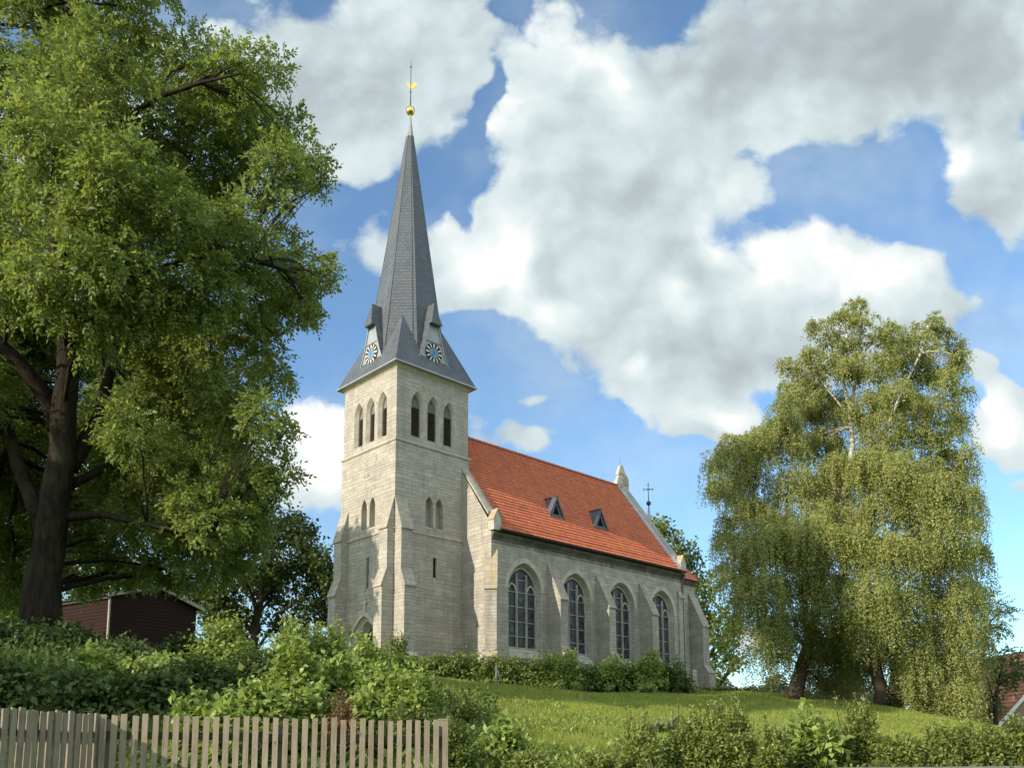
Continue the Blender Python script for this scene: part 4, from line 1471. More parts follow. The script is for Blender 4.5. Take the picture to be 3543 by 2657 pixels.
# --- lit trees far behind, seen through the ash
px_tree('maple_tree', 'sunlit yellow green tree behind the ash trunk at the left edge', 80, (30, 1400), [[(30, 1300), (30, 1230)]], [[.35, .25, .1]],
        [(10, 1220, 50), (60, 1240, 50), (20, 1290, 50), (80, 1300, 40), (-40, 1260, 60), (-30, 1330, 50), (60, 1340, 40)], M['dark_bark'], M['back_leaf'], broad_fn(.40, .34, 5, .35), sub=9, dens=14, group='sunlit trees behind the ash')
px_tree('maple_tree', 'sunlit yellow green tree behind the roof of the wooden shed', 84, (230, 1400), [[(230, 1300), (235, 1240)]], [[.35, .25, .1]],
        [(190, 1250, 40), (240, 1230, 40), (290, 1250, 40), (210, 1290, 45), (270, 1300, 45), (330, 1270, 35), (160, 1300, 35), (380, 1260, 35), (430, 1300, 35)], M['dark_bark'], M['back_leaf'], broad_fn(.40, .34, 5, .35), sub=9, dens=14, group='sunlit trees behind the ash')
# --- lime behind the east end
px_tree('lime_tree', 'broad leaved tree standing behind the east end of the church', 97, (1520, 1485), [[(1520, 1400), (1500, 1300), (1480, 1200)], [(1515, 1370), (1560, 1330), (1580, 1290)]], [[.5, .42, .3, .12], [.25, .16, .06]],
        [(1420, 1135, 18), (1432, 1150, 26), (1455, 1165, 28), (1480, 1190, 26), (1440, 1200, 34), (1495, 1215, 26), (1470, 1245, 40), (1510, 1260, 30), (1535, 1290, 26), (1500, 1310, 42), (1555, 1330, 28), (1525, 1350, 40), (1570, 1370, 26), (1530, 1395, 42), (1580, 1405, 24),
         (1560, 1430, 30), (1595, 1440, 14), (1500, 1410, 40), (1535, 1450, 26), (1480, 1340, 40), (1460, 1290, 40), (1585, 1350, 16)], M['dark_bark'], M['lime_leaf'], broad_fn(.42, .38, 5, .35), sub=9, sub_r=.45, dens=12, spread=2.5)


# --- birches
def birch_fn(lv, P, D):
    """hanging twigs: each point sends a thread of small leaves outwards and down"""
    n = len(P)
    D = D.copy()
    D[:, 2] = np.maximum(D[:, 2], -.1)
    D = unit(D)
    Ls = rng.uniform(.4, 1.2, n) * np.clip(2.1 - (P[:, 2] - 5) / 13, .7, 2.0)
    k = 25
    for j in range(k):
        s = (j + rng.random(n)) / k
        arc = s * Ls
        horiz = .42 * (1 - np.exp(-2.2 * arc))
        pos = P + D * horiz[:, None] * np.array([1, 1, .6]) - np.array([0, 0, 1.0]) * (np.maximum(arc - .28, 0) ** 1.1)[:, None]
        pos = pos + rng.normal(0, .045, (n, 3))
        d = rng.normal(0, .7, (n, 3)) - np.array([0, 0, .75]) + D * .3
        q = rng.uniform(.75, 1.25, n)
        lv.add(pos, d, D + rng.normal(0, .6, (n, 3)), .086 * q, .060 * q)


bir_A = [(1835, 790, 40, -1.5), (1855, 870, 40, -1.6), (1885, 900, 40, -1.2), (1890, 985, 46, -1.8), (1840, 1010, 46, -1.8), (1785, 1430, 38, 2.5), (1815, 1465, 34, 3), (1770, 1478, 28, 3), (1850, 1480, 32, 3), (1775, 1400, 36, 2), (1700, 790, 26), (1710, 830, 28), (1765, 705, 22), (1690, 870, 28), (1640, 930, 26), (1545, 985, 20), (1900, 730, 24), (1660, 1170, 52, -3), (1590, 1290, 34, -2), (1640, 1270, 45, -3), (1850, 665, 28), (1815, 690, 32), (1870, 690, 30), (1790, 730, 34), (1840, 745, 40), (1745, 770, 32), (1790, 790, 40), (1850, 800, 38), (1735, 810, 28), (1760, 840, 38), (1715, 860, 34), (1720, 900, 40), (1790, 880, 44), (1830, 900, 34),
         (1690, 920, 36), (1650, 960, 40), (1700, 970, 52), (1770, 960, 55), (1590, 960, 34), (1610, 990, 40), (1560, 975, 24), (1550, 1010, 26), (1545, 1050, 22), (1640, 1030, 50), (1720, 1040, 58), (1800, 1030, 58), (1575, 1060, 38),
         (1600, 1110, 46), (1660, 1110, 52), (1740, 1110, 56), (1820, 1110, 52), (1560, 1165, 26), (1590, 1180, 40), (1650, 1190, 52), (1730, 1190, 58), (1570, 1225, 28), (1600, 1260, 40), (1660, 1270, 50), (1740, 1160, 60, -3.5), (1790, 1170, 60, -4),
         (1730, 1270, 52, -2), (1800, 1260, 60, -3), (1620, 1340, 36), (1670, 1350, 44), (1720, 1350, 44), (1790, 1350, 52), (1640, 1400, 26), (1690, 1400, 34), (1820, 1400, 44)]
bir_B = [(1925, 745, 30), (1900, 780, 36), (1940, 840, 38), (1920, 710, 24), (2065, 800, 26), (2080, 840, 20), (2090, 980, 24), (2110, 1190, 26), (2110, 1290, 26), (2115, 1370, 24), (1930, 1180, 55, -3.5), (1900, 1300, 50, -3.5), (2010, 695, 30), (1985, 720, 34), (2030, 730, 34), (1950, 760, 40), (2010, 770, 40), (2060, 755, 26), (2075, 770, 16), (1930, 800, 38), (1990, 815, 44), (2040, 820, 34), (1900, 850, 40), (1960, 870, 50), (2025, 880, 42), (2060, 900, 24), (1900, 930, 48),
         (1980, 945, 55), (2050, 950, 36), (1880, 1000, 50), (1950, 1020, 58), (2030, 1020, 50), (2075, 1020, 28), (2090, 1070, 26), (1900, 1090, 55), (1980, 1100, 60), (2050, 1100, 50), (2100, 1120, 24), (2030, 1060, 50, -4), (2055, 1130, 46, -4), (1880, 1180, 58, -3), (1960, 1190, 60), (2040, 1190, 56),
         (2085, 1190, 34), (1870, 1270, 55), (1950, 1280, 60, -3), (2030, 1280, 58), (2085, 1270, 36), (1880, 1350, 52), (1960, 1360, 58), (2040, 1370, 56, -2), (2085, 1350, 34), (1900, 1420, 44, 2), (1980, 1430, 52), (2050, 1440, 48), (2090, 1430, 26), (2000, 1490, 46), (2060, 1500, 36), (1960, 1500, 36, 1.5), (2080, 1290, 36, -3), (2000, 1420, 46, -2), (2060, 1420, 38, -2), (1850, 1430, 36, 3), (1830, 1350, 40, 3), (2075, 1480, 36, -3), (2040, 1540, 26, -2)]
px_tree('birch_tree', 'tall weeping birch with dark leaning foot, nearer the church', 42, (1715, 1518), [[(1722, 1480), (1745, 1400), (1768, 1290), (1795, 1180), (1825, 1060), (1842, 960), (1835, 880), (1815, 800), (1830, 720), (1850, 670)], [(1836, 870), (1860, 800), (1875, 740)], [(1800, 1150), (1720, 1080), (1660, 1050), (1610, 1035)], [(1780, 1240), (1700, 1200), (1640, 1170)], [(1835, 900), (1780, 830), (1745, 790)], [(1815, 1100), (1790, 1010), (1720, 960)]],
        [[.46, .36, .29, .24, .20, .15, .115, .09, .07, .05, .03], [.07, .05, .03], [.09, .07, .05, .03], [.08, .06, .03], [.06, .04, .03], [.08, .05, .03]],
        bir_A, M['birch_bark'], M['birch_leaf'], birch_fn, group='weeping birches on the rise', sub=11, sub_r=.44, dens=128, br=.013, up_pref=.0, spread=1.7, flat=.8)
px_tree('birch_tree', 'weeping birch with pale foot and wide fork, right of the other birch', 40, (1908, 1528), [[(1905, 1490), (1890, 1440), (1880, 1340), (1870, 1200), (1880, 1090), (1900, 990)], [(1900, 990), (1925, 900), (1960, 820), (1990, 760), (2005, 700)], [(1900, 990), (1950, 930), (1990, 900), (2030, 860)], [(1875, 1150), (1960, 1100), (2040, 1070)], [(1880, 1340), (1960, 1250), (2030, 1200)], [(1928, 1500), (1935, 1440), (1945, 1330)]],
        [[.40, .32, .27, .22, .18, .14, .11], [.10, .08, .06, .05, .03], [.055, .04, .03, .02], [.07, .05, .03], [.09, .06, .03], [.26, .2, .1]],
        bir_B, M['birch_bark'], M['birch_leaf'], birch_fn, group='weeping birches on the rise', sub=11, sub_r=.44, dens=128, br=.013, up_pref=.0, spread=1.7, flat=.8)
# --- feathery trees at the right edge
px_tree('robinia_tree', 'light feathery tree showing behind the right side of the birches', 60, (2110, 1560), [[(2115, 1480), (2125, 1400), (2130, 1330)]], [[.25, .2, .15, .06]],
        [(2110, 1260, 28), (2125, 1300, 30), (2150, 1330, 26), (2170, 1310, 16), (2130, 1360, 34), (2165, 1350, 18), (2110, 1400, 34), (2125, 1440, 24), (2100, 1340, 34), (2085, 1250, 22)],
        M['dark_bark'], M['robinia_leaf'], lambda lv, P, D: pinnate(lv, P, D, .55, 4, (.34, .17)), sub=8, sub_r=.5, dens=22, spread=1.0)
px_tree('walnut_tree', 'young walnut tree with pinnate leaves in front of the brick house', 45, (2150, 1585), [[(2150, 1520), (2155, 1470), (2165, 1440)], [(2155, 1480), (2190, 1455)]], [[.14, .11, .08, .04], [.07, .03]],
        [(2140, 1430, 24), (2165, 1420, 22), (2190, 1440, 20), (2205, 1460, 18), (2150, 1450, 22), (2180, 1465, 18), (2125, 1455, 18), (2140, 1500, 14), (2130, 1530, 16), (2150, 1530, 12)],
        M['dark_bark'], M['walnut_leaf'], lambda lv, P, D: pinnate(lv, P, D, .55, 3, (.38, .2)), sub=6, sub_r=.5, dens=30, spread=.8)


# --- trees out of view: left ones shade it, rear and right ones added to dim skylight
def shade_tree(label, x, y, h, r, dens=20):
    b = Vector((x, y, gz(x, y) - .1))
    cl = []
    for k in range(26):
        dv = rand_dirs(1)[0]
        q = np.array([x, y, b.z + h * .58]) + dv * np.array([r * .72, r * .72, h * .34])
        cl.append((q, (r * .38,) * 3))
    make_tree('maple_tree', label, 'tree', b, [([b, b + Vector((.1, .1, h * .4)), b + Vector((0, .2, h * .8))], [.4, .3, .1])], cl, M['dark_bark'], M['maple_leaf'], broad_fn(.42, .36, 5, .3), sub=7, dens=dens)


SHADE = [('tall leafy tree on the bank left of the big ash', -25.4, 12.9, 13.6, 5.0, 40), ('tall tree on the churchyard slope far to the left', -32.0, 38.6, 20.6, 4.1, 110), ('small leafy tree on the roadside bank left of the view', -14.6, 7.6, 5.8, 2.4, 40),
         ('unseen tall tree added across the road behind the viewer to block skylight', 5.0, -11.0, 13.0, 4.8, 14), ('unseen spreading tree added across the road to the right to block skylight', 14.0, -7.0, 12.0, 4.6, 14),
         ('unseen broad tree added by the roadside far to the right to block skylight', 21.0, 2.0, 11.0, 4.0, 14), ('unseen tall tree added farther back across the road to block skylight', -3.0, -19.0, 14.0, 5.0, 14)]
for a in SHADE:
    shade_tree(*a)

# ------------------------------------------------------------------ shrubs
M['lilac_leaf'] = mat_leaf('lilac_leaf', (.22, .295, .065), (.42, .50, .15), trans=.40, tip=(.46, .50, .19), rough=.42)
M['hazel_leaf'] = mat_leaf('hazel_leaf', (.075, .115, .032), (.140, .185, .055), trans=.33)
M['hedge_leaf'] = mat_leaf('hedge_leaf', (.12, .165, .036), (.24, .30, .075), trans=.3)
M['privet_leaf'] = mat_leaf('privet_leaf', (.17, .22, .05), (.37, .41, .115), trans=.4, tip=(.40, .38, .14))
M['dead_leaf'] = mat_leaf('dead_leaf', (.20, .105, .06), (.34, .19, .11), trans=.2)
M['spike_leaf'] = mat_leaf('mullein_leaf', (.13, .16, .08), (.22, .25, .13), trans=.2)
M['twig'] = mat_simple('shrub_twig', (.075, .055, .038), .9, spec=.1, var=.3, scale=6)
KIND = {  # leaf length, width, leaves per shoot, material
    'lilac': (.120, .082, 32, 'lilac_leaf'), 'hazel': (.115, .085, 30, 'hazel_leaf'), 'hedge': (.16, .12, 30, 'hedge_leaf'), 'light': (.17, .13, 34, 'lilac_leaf'),
    'privet': (.058, .034, 60, 'privet_leaf'), 'dead': (.05, .025, 34, 'dead_leaf'), 'small': (.05, .032, 44, 'hedge_leaf')}


def bush(name, label, top, Yc, rpx, kind, shoots=90, cat='bush', group=None, squash=1.0, low=.0, wisps=0):
    c = at(top[0], top[1], Yc)
    g0 = gz(c.x, c.y)
    h = max(.5, (c.z - g0) * 1.08)
    r = px_m(rpx, Yc)
    root = empty(name, (c.x, c.y, g0))
    tag(root, label, cat, group)
    L, W, per, mt = KIND[kind]
    mb = MB()
    lv = Leaves()
    n = shoots
    az = rng.uniform(0, 2 * np.pi, n)
    el = np.arcsin(rng.uniform(-.05 + low, 1.0, n))
    rad = rng.uniform(.62, 1.04, n) * (1 + .16 * np.sin(3 * az + rng.uniform(0, 6)) + .1 * np.sin(5 * az + 2 * el))
    tip = np.stack([np.cos(el) * np.cos(az) * r * rad, np.cos(el) * np.sin(az) * r * rad * squash, .12 * h + np.sin(el) * h * .88 * np.minimum(rad, 1.02)], -1)
    foot = np.stack([np.cos(az), np.sin(az), az * 0], -1) * r * .25 * rng.uniform(0, 1, (n, 1))
    for k in range(n):
        if k % 2 == 0:
            mid = foot[k] * .5 + tip[k] * .5 + np.array([0, 0, .12 * h])
            mb.tube([foot[k], mid, tip[k]], [.012 + .006 * r, .009, .004], 4)
    tt = np.linspace(.42, 1.0, per)
    for s in tt:
        mid = (foot + tip) / 2 + np.array([0, 0, .12 * h])
        p = (1 - s) ** 2 * foot + 2 * s * (1 - s) * mid + s * s * tip
        d = 2 * (1 - s) * (mid - foot) + 2 * s * (tip - mid)
        d = unit(d) * .55 + rng.normal(0, .55, (n, 3)) + unit(tip * np.array([1, 1, .3])) * .3 - np.array([0, 0, .22])
        q = rng.uniform(.6, 1.2, n)
        lv.add(p + rng.normal(0, .35 * L + .05 * r, (n, 3)), d, np.array([0, 0, .55]) + unit(tip + np.array([-.25 * r, -.35 * r, 0])) * .9 + rng.normal(0, .45, (n, 3)), L * q, W * q, droop=.2)
    for k in range(wisps):                       # long upright shoots above the rest
        a = rng.uniform(0, 2 * np.pi)
        p0 = np.array([np.cos(a), np.sin(a), 0]) * r * rng.uniform(.1, .7) + np.array([0, 0, h * .75])
        p1 = p0 + np.array([rng.normal(0, .08), rng.normal(0, .08), rng.uniform(.25, .6)]) * max(.8, h * .7)
        mb.tube([p0, (p0 + p1) / 2 + rng.normal(0, .015, 3), p1], [.006, .005, .003], 4)
        q = 26
        tq = rng.uniform(.15, 1, (q, 1))
        lv.add(p0 + (p1 - p0) * tq, rng.normal(0, .6, (q, 3)) + np.array([0, 0, .5]), rng.normal(0, .6, (q, 3)) - np.array([.5, .5, -.5]), L * rng.uniform(.6, 1.1, q), W * rng.uniform(.6, 1.1, q))
    mb.build('stem', M['twig'], root)
    lv.build('foliage', M[mt], root, (0, 0, 0))
    return root


G1 = 'shaded shrubs on the bank at the left'
G2 = 'sunlit shrubs above the picket fence'
G3 = 'hedge shrubs along the foot of the church'
G4 = 'low shrubs along the lower right edge'
BUSH = [
    ('bush', 'dark broad leaved bush at the left edge below the ash trunk', (40, 1352), 19.5, 105, 'hazel', 150, G1),
    ('bush', 'dark bush between the ash foot and the white corner post of the shed', (140, 1352), 20.5, 75, 'hazel', 130, G1),
    ('bush', 'dark bush directly below the shaded wall of the shed', (268, 1385), 18.5, 70, 'hazel', 120, G1),
    ('bush', 'upright mid green shrub in the shade, left of centre of the shaded bank', (205, 1402), 15.2, 48, 'lilac', 90, G1),
    ('bush', 'shaded shrub in the bottom left corner behind the fence', (25, 1440), 12.5, 95, 'hazel', 120, G1),
    ('bush', 'shaded leafy shrub behind the angled end of the fence', (140, 1450), 12.2, 85, 'hazel', 120, G1),
    ('bush', 'shaded shrub above the corner post of the fence', (245, 1455), 12.6, 80, 'hazel', 110, G1),
    ('bush', 'shaded shrub with pale leaf tips under the right eave of the shed', (330, 1418), 16.5, 75, 'lilac', 110, G1),
    ('bush', 'dark shrub in the middle of the bank, right of the fence corner', (345, 1450), 13.2, 75, 'hazel', 110, G1),
    ('bush', 'dark green bush touching the right corner of the shed roof', (402, 1372), 21.5, 44, 'hazel', 120, G2),
    ('bush', 'bright lilac bush right of the shed with pale tips', (488, 1338), 20.0, 72, 'lilac', 150, G2),
    ('bush', 'dark shrub in front of the bright lilac, beside the shaded bank', (440, 1420), 15.8, 78, 'hazel', 120, G2),
    ('bush', 'leafy shrub below the gap between the lilac and the tower', (560, 1400), 17.0, 75, 'hazel', 130, G2),
    ('bush', 'tall sunlit bush below the forked maple', (640, 1338), 19.0, 66, 'lilac', 150, G2),
    ('bush', 'sunlit bush standing at the left corner of the tower', (712, 1346), 19.5, 55, 'lilac', 130, G2),
    ('bush', 'sunlit bush in front of the church door', (800, 1374), 18.5, 58, 'lilac', 140, G2),
    ('bush', 'yellow green shrub in the middle of the sunlit bank', (640, 1395), 15.0, 58, 'lilac', 130, G2),
    ('bush', 'large leaved bush below the church door', (745, 1420), 16.0, 66, 'lilac', 140, G2),
    ('bush', 'bright shrub low down behind the middle of the fence', (575, 1478), 11.8, 85, 'lilac', 150, G2),
    ('bush', 'bright low shrub peeping over the fence beside the shaded bank', (420, 1502), 10.6, 45, 'lilac', 80, G2),
    ('bush', 'bright low sprig over the fence between two shrubs', (490, 1515), 10.4, 42, 'lilac', 80, G2),
    ('bush', 'round bright bush below the south corner of the tower', (830, 1440), 14.5, 62, 'lilac', 140, G2),
    ('bush', 'bright bush with curling tips at the right end of the shrubs', (893, 1452), 14.2, 50, 'lilac', 120, G2),
    ('bush', 'small bright shrub right of the dead one', (790, 1495), 12.2, 42, 'lilac', 90, G2),
    ('bush', 'reddish brown withered shrub behind the fence', (738, 1498), 11.5, 42, 'dead', 120, None),
    ('bush', 'bright leafy shrub left of the withered one', (680, 1490), 12.3, 45, 'lilac', 90, G2),
    ('bush', 'grey green small leaved shrub above the right end of the fence', (880, 1512), 12.0, 55, 'small', 150, None),
    ('bush', 'dark small leaved shrub just right of the fence end', (985, 1555), 10.8, 48, 'small', 150, None),
    ('bush', 'pale green weed clump on the slope right of the fence', (1085, 1560), 12.5, 48, 'lilac', 60, None),
    ('bush', 'scrubby growth on the slope left of the meadow', (1010, 1510), 15.5, 48, 'privet', 90, None),
    ('bush', 'scrubby growth at the bottom edge below the meadow', (1150, 1625), 11.0, 60, 'privet', 90, None),
    ('bush', 'narrow shrub growing against the tower buttress', (862, 1360), 47.5, 26, 'hedge', 60, None),
    ('bush', 'dark bush at the foot of the tower beside the sunlit shrubs', (858, 1415), 40.0, 40, 'hedge', 90, None),
    ('bush', 'hedge shrub at the left end, below the bare tower wall', (905, 1428), 46, 46, 'hedge', 110, G3),
    ('bush', 'hedge shrub below the inner corner of tower and nave', (960, 1424), 46, 46, 'hedge', 110, G3),
    ('bush', 'hedge shrub left of the diagonal corner buttress', (1020, 1418), 46.3, 44, 'hedge', 110, G3),
    ('bush', 'hedge shrub right in front of the diagonal corner buttress', (1075, 1424), 45.6, 42, 'hedge', 110, G3),
    ('bush', 'hedge shrub below the first church window', (1125, 1428), 46, 44, 'hedge', 110, G3),
    ('bush', 'hedge shrub between the first and second church windows', (1180, 1424), 46, 42, 'hedge', 110, G3),
    ('bush', 'light green taller shrub in the hedge below the second window', (1226, 1414), 45.2, 34, 'light', 110, G3),
    ('bush', 'hedge shrub just right of the light green one', (1275, 1438), 46, 42, 'hedge', 110, G3),
    ('bush', 'light topped hedge shrub below the third church window', (1325, 1430), 46, 42, 'light', 110, G3),
    ('bush', 'hedge shrub between the third and fourth windows', (1370, 1440), 45.8, 40, 'hedge', 110, G3),
    ('bush', 'light green pointed shrub below the fourth window', (1405, 1412), 45.0, 30, 'light', 90, G3),
    ('bush', 'round dark hedge shrub at the right end near the stone post', (1450, 1432), 46, 44, 'hedge', 150, G3),
    ('bush', 'low weedy shrub in front of the right end of the hedge', (1400, 1480), 41.5, 16, 'light', 40, None),
    ('bush', 'low grey green shrub at the left of the lower right row', (1385, 1590), 11.6, 60, 'privet', 150, G4),
    ('bush', 'low privet like shrub with upright shoots behind it', (1490, 1570), 11.8, 62, 'privet', 170, G4),
    ('bush', 'shrub with tall wispy shoots in front of the shaded grass', (1570, 1552), 11.8, 70, 'privet', 230, G4),
    ('bush', 'low shrub in the middle of the lower right row', (1660, 1604), 11.5, 48, 'privet', 170, G4),
    ('bush', 'tallest bright shrub of the lower right row, below the leaning birch', (1755, 1536), 12.2, 62, 'lilac', 130, G4),
    ('bush', 'bright shrub right of the tallest one, below the pale birch foot', (1850, 1548), 12.4, 58, 'privet', 210, G4),
    ('bush', 'low shrub below the hanging birch branches', (1940, 1602), 12.0, 52, 'privet', 170, G4),
    ('bush', 'low olive green shrub right of the birches', (2035, 1580), 12.0, 52, 'privet', 170, G4),
    ('bush', 'dark low shrub in front of the brick house', (2110, 1572), 12.0, 62, 'privet', 170, G4),
    ('bush', 'low shrub at the right edge of the view', (2195, 1568), 12.0, 62, 'privet', 170, G4),
    ('bush', 'spreading low growth below the pointed mullein plants', (1285, 1632), 11.2, 55, 'privet', 110, None),
]
WISPY = {(1570, 1552): 20, (1490, 1570): 8, (1385, 1590): 8, (1850, 1548): 9, (1660, 1604): 8, (2030, 1585): 3, (1010, 1510): 5}
for nm, lab, top, Yc, rp, kd, sh, grp in BUSH:
    tq = (top[0], top[1] - 12) if kd == 'privet' and top[0] > 1300 else top
    if grp == G3:
        tq, rp, sh = (top[0], top[1] - 9), rp + 5, sh + 40
    bush(nm, lab, tq, Yc, rp, kd, sh, 'bush', grp, wisps=WISPY.get(top, 0))
# creeper on the tower corner, upright and narrow
# ------------------------------------------------------------------ mulleins, seed stalks, meadow
def mullein(label, px, Yc, r, h):
    c = at(px[0], px[1], Yc)
    z = gz(c.x, c.y)
    root = empty('mullein_plant', (c.x, c.y, z))
    tag(root, label, 'plant', 'grey green mullein plants in the meadow')
    lv = Leaves()
    n = 26
    az = rng.uniform(0, 2 * np.pi, n)
    el = rng.uniform(.25, 1.2, n)
    d = np.stack([np.cos(az) * np.cos(el), np.sin(az) * np.cos(el), np.sin(el)], -1)
    lv.add(np.zeros((n, 3)) + rng.uniform(0, .12, (n, 3)) * np.array([0, 0, 1]), d, np.array([0, 0, 1.0]) + rng.normal(0, .2, (n, 3)), r * rng.uniform(.7, 1.1, n), .11, droop=.25, wide=.5)
    lv.build('rosette', M['spike_leaf'], root, (0, 0, 0))
    mb = MB()
    mb.tube([(0, 0, 0), (0, .01, h * .6), (.01, 0, h)], [.02, .022, .008], 6)
    mb.build('flower_spike', M['spike_leaf'], root)


mullein('spiky mullein, the taller of the pair right of the hedge row', (1452, 1565), 19.5, .42, .62)
mullein('spiky mullein, the lower of the pair beside the taller one', (1420, 1568), 19.8, .34, .3)
mullein('spiky mullein beside the small shrub under the hedge end', (1400, 1496), 41, .5, .45)

M['grass'] = mat_leaf('grass_blade', (.24, .295, .055), (.43, .455, .11), trans=.48, tip=(.48, .43, .18))
M['stalk'] = mat_simple('dry_stalk', (.26, .21, .11), .9, var=.3)
# meadow: single blades, sown where the view shows open grass (the slope right of the fence up to the crest)
n = 430000
yy = 9.5 + (56 - 9.5) * rng.uniform(0, 1, n) ** 1.25
xx = rng.uniform(-.14, .62, n) * yy + rng.normal(0, .3, n)
patch = np.sin(xx * .9 + 2 * np.sin(yy * .35)) * np.sin(yy * .7 + 1.3 * np.sin(xx * .5))
keep = rng.random(n) < (.72 + .28 * patch)
xx, yy, patch = xx[keep], yy[keep], patch[keep]
zz = ground(xx, yy)
nb = len(xx)
hh = (.07 + .09 * rng.random(nb) ** 2 + .06 * patch.clip(0, 1)) * (1 + .3 * (yy < 20))
ww = .004 + .0005 * yy
az = rng.uniform(0, 2 * np.pi, nb)
lean = rng.normal(0, .35, (nb, 2)) * hh[:, None]
B0 = np.stack([xx, yy, zz - .02], -1)
sd = np.stack([np.cos(az), np.sin(az), az * 0], -1) * ww[:, None]
tip = B0 + np.concatenate([lean, hh[:, None]], 1)
Vg = np.stack([B0 - sd, B0 + sd, tip], 1).reshape(-1, 3)
o = mesh_np('meadow_grass', Vg, np.arange(nb * 3).reshape(-1, 3), M['grass'])
tag(o, 'rough green meadow grass on the slope below the church', 'grass', kind='stuff')
# tall seed heads
n = 170
yy = rng.uniform(12, 45, n)
xx = rng.uniform(-.05, .42, n) * yy
zz = ground(xx, yy)
mb = MB()
for x, y, z in zip(xx, yy, zz):
    h = rng.uniform(.25, .5)
    l = rng.normal(0, .08, 2)
    w = .0025 + .00014 * y
    mb.tube([(x, y, z), (x + l[0] * .4, y + l[1] * .4, z + h * .75), (x + l[0], y + l[1], z + h)], [w * .7, w, w * .5], 3)
o = mb.build('seed_stalks', M['stalk'])
tag(o, 'dry grass stalks standing above the meadow', 'grass', kind='stuff')
# weeds with broader leaves in the near meadow and on the bank
lv = Leaves()
n = 8200
yy = rng.uniform(10, 24, n)
xx = rng.uniform(-.12, .36, n) * yy
cl = np.sin(xx * 1.7 + .6) * np.sin(yy * 1.1 + xx * .4)
k = cl > .15
xx, yy = xx[k], yy[k]
P = np.stack([xx, yy, ground(xx, yy) + .03], -1)
simple_leaves(lv, P, np.tile([0, 0, 1.0], (len(P), 1)), .11, .05, 5, .07, -.2)
o = lv.build('meadow_weeds', M['lilac_leaf'], None, (0, 0, 0))
tag(o, 'broad leaved weeds among the grass near the fence end', 'weeds', kind='stuff')
# undergrowth under the shrubs on the bank
lv = Leaves()
n = 5000
yy = rng.uniform(8.8, 24, n)
xx = rng.uniform(-.62, -.02, n) * yy
P = np.stack([xx, yy, ground(xx, yy) + .05], -1)
simple_leaves(lv, P, np.tile([0, 0, 1.0], (n, 1)), .13, .07, 6, .14, -.2)
n = 3500
yy = rng.uniform(9.6, 13.5, n)
xx = rng.uniform(.12, .66, n) * yy
P = np.stack([xx, yy, ground(xx, yy) + .05], -1)
simple_leaves(lv, P, np.tile([0, 0, 1.0], (n, 1)), .10, .05, 6, .12, -.2)
o = lv.build('undergrowth', M['hazel_leaf'], None, (0, 0, 0))
tag(o, 'low tangled undergrowth beneath the shrubs', 'undergrowth', kind='stuff')

# ------------------------------------------------------------------ picket fence
M['picket'] = mat_wood('weathered_picket', (.19, .152, .110), (.315, .268, .203))
M['rail'] = mat_wood('dark_rail', (.06, .045, .033), (.11, .085, .06), scale=(.1, 1, 1))
pA, pB, pC = at(-40, 1524, 6.95), at(212, 1541, 8.0), at(962, 1556, 8.62)
fence = empty('picket_fence', (pB.x, pB.y, gz(pB.x, pB.y)))
tag(fence, 'weathered grey wooden picket fence in the lower left foreground', 'fence')
fo = Vector(fence.location)


def picket_run(a, b, n, w, skip_last=False):
    d = (b - a)
    d.z = 0
    ang = math.atan2(d.y, d.x)
    for k in range(n):
        s = k / (n - 1)
        p = a.lerp(b, s)
        p.z += random.uniform(-.013, .010)
        ht = 1.22
        m_ = MB()
        th = .022
        ww = w * random.uniform(.94, 1.06)
        tz = ht
        sk = random.uniform(-.005, .005)
        ch = .004
        pr = [(-ww / 2, 0), (ww / 2, 0), (ww / 2, tz - ch + sk), (ww / 2 - ch, tz + sk), (-ww / 2 + ch, tz - sk), (-ww / 2, tz - ch - sk)]
        m_.extrude([(x, -th / 2, z) for x, z in pr], (0, th, 0))
        o = m_.build('picket', M['picket'], fence)
        o.location = Vector((p.x, p.y, p.z - ht)) - fo
        o.rotation_euler = (random.uniform(-.010, .010), random.uniform(-.005, .005), ang + random.uniform(-.05, .05))


picket_run(pA, pB, 17, .050)
picket_run(pB + (pC - pB) * (.6 / 36), pC, 36, .052)
for a, b in ((pA, pB), (pB, pC)):
    d = (b - a).normalized()
    nrm = Vector((-d.y, d.x, 0)).normalized()
    for dz in (.19, .85):
        m_ = MB()
        p, q = a + nrm * .045 - Vector((0, 0, dz)) - fo, b + nrm * .045 - Vector((0, 0, dz)) - fo
        m_.extrude([p + nrm * .022 + Vector((0, 0, .036)), p - nrm * .022 + Vector((0, 0, .036)), p - nrm * .022 - Vector((0, 0, .036)), p + nrm * .022 - Vector((0, 0, .036))], q - p)
        m_.build('rail', M['rail'], fence)
for p, up in ((pB + Vector((.03, .12, 0)), -.06), (pC + Vector((-.03, .12, 0)), .01), (pB.lerp(pC, .5) + Vector((0, .12, 0)), -.08)):
    m_ = MB()
    m_.box(-.045, .045, -.045, .045, -1.4, up)
    m_.box(-.05, .05, -.05, .05, up + .001, up + .012)
    o = m_.build('post', M['picket'], fence)
    o.location = p - fo

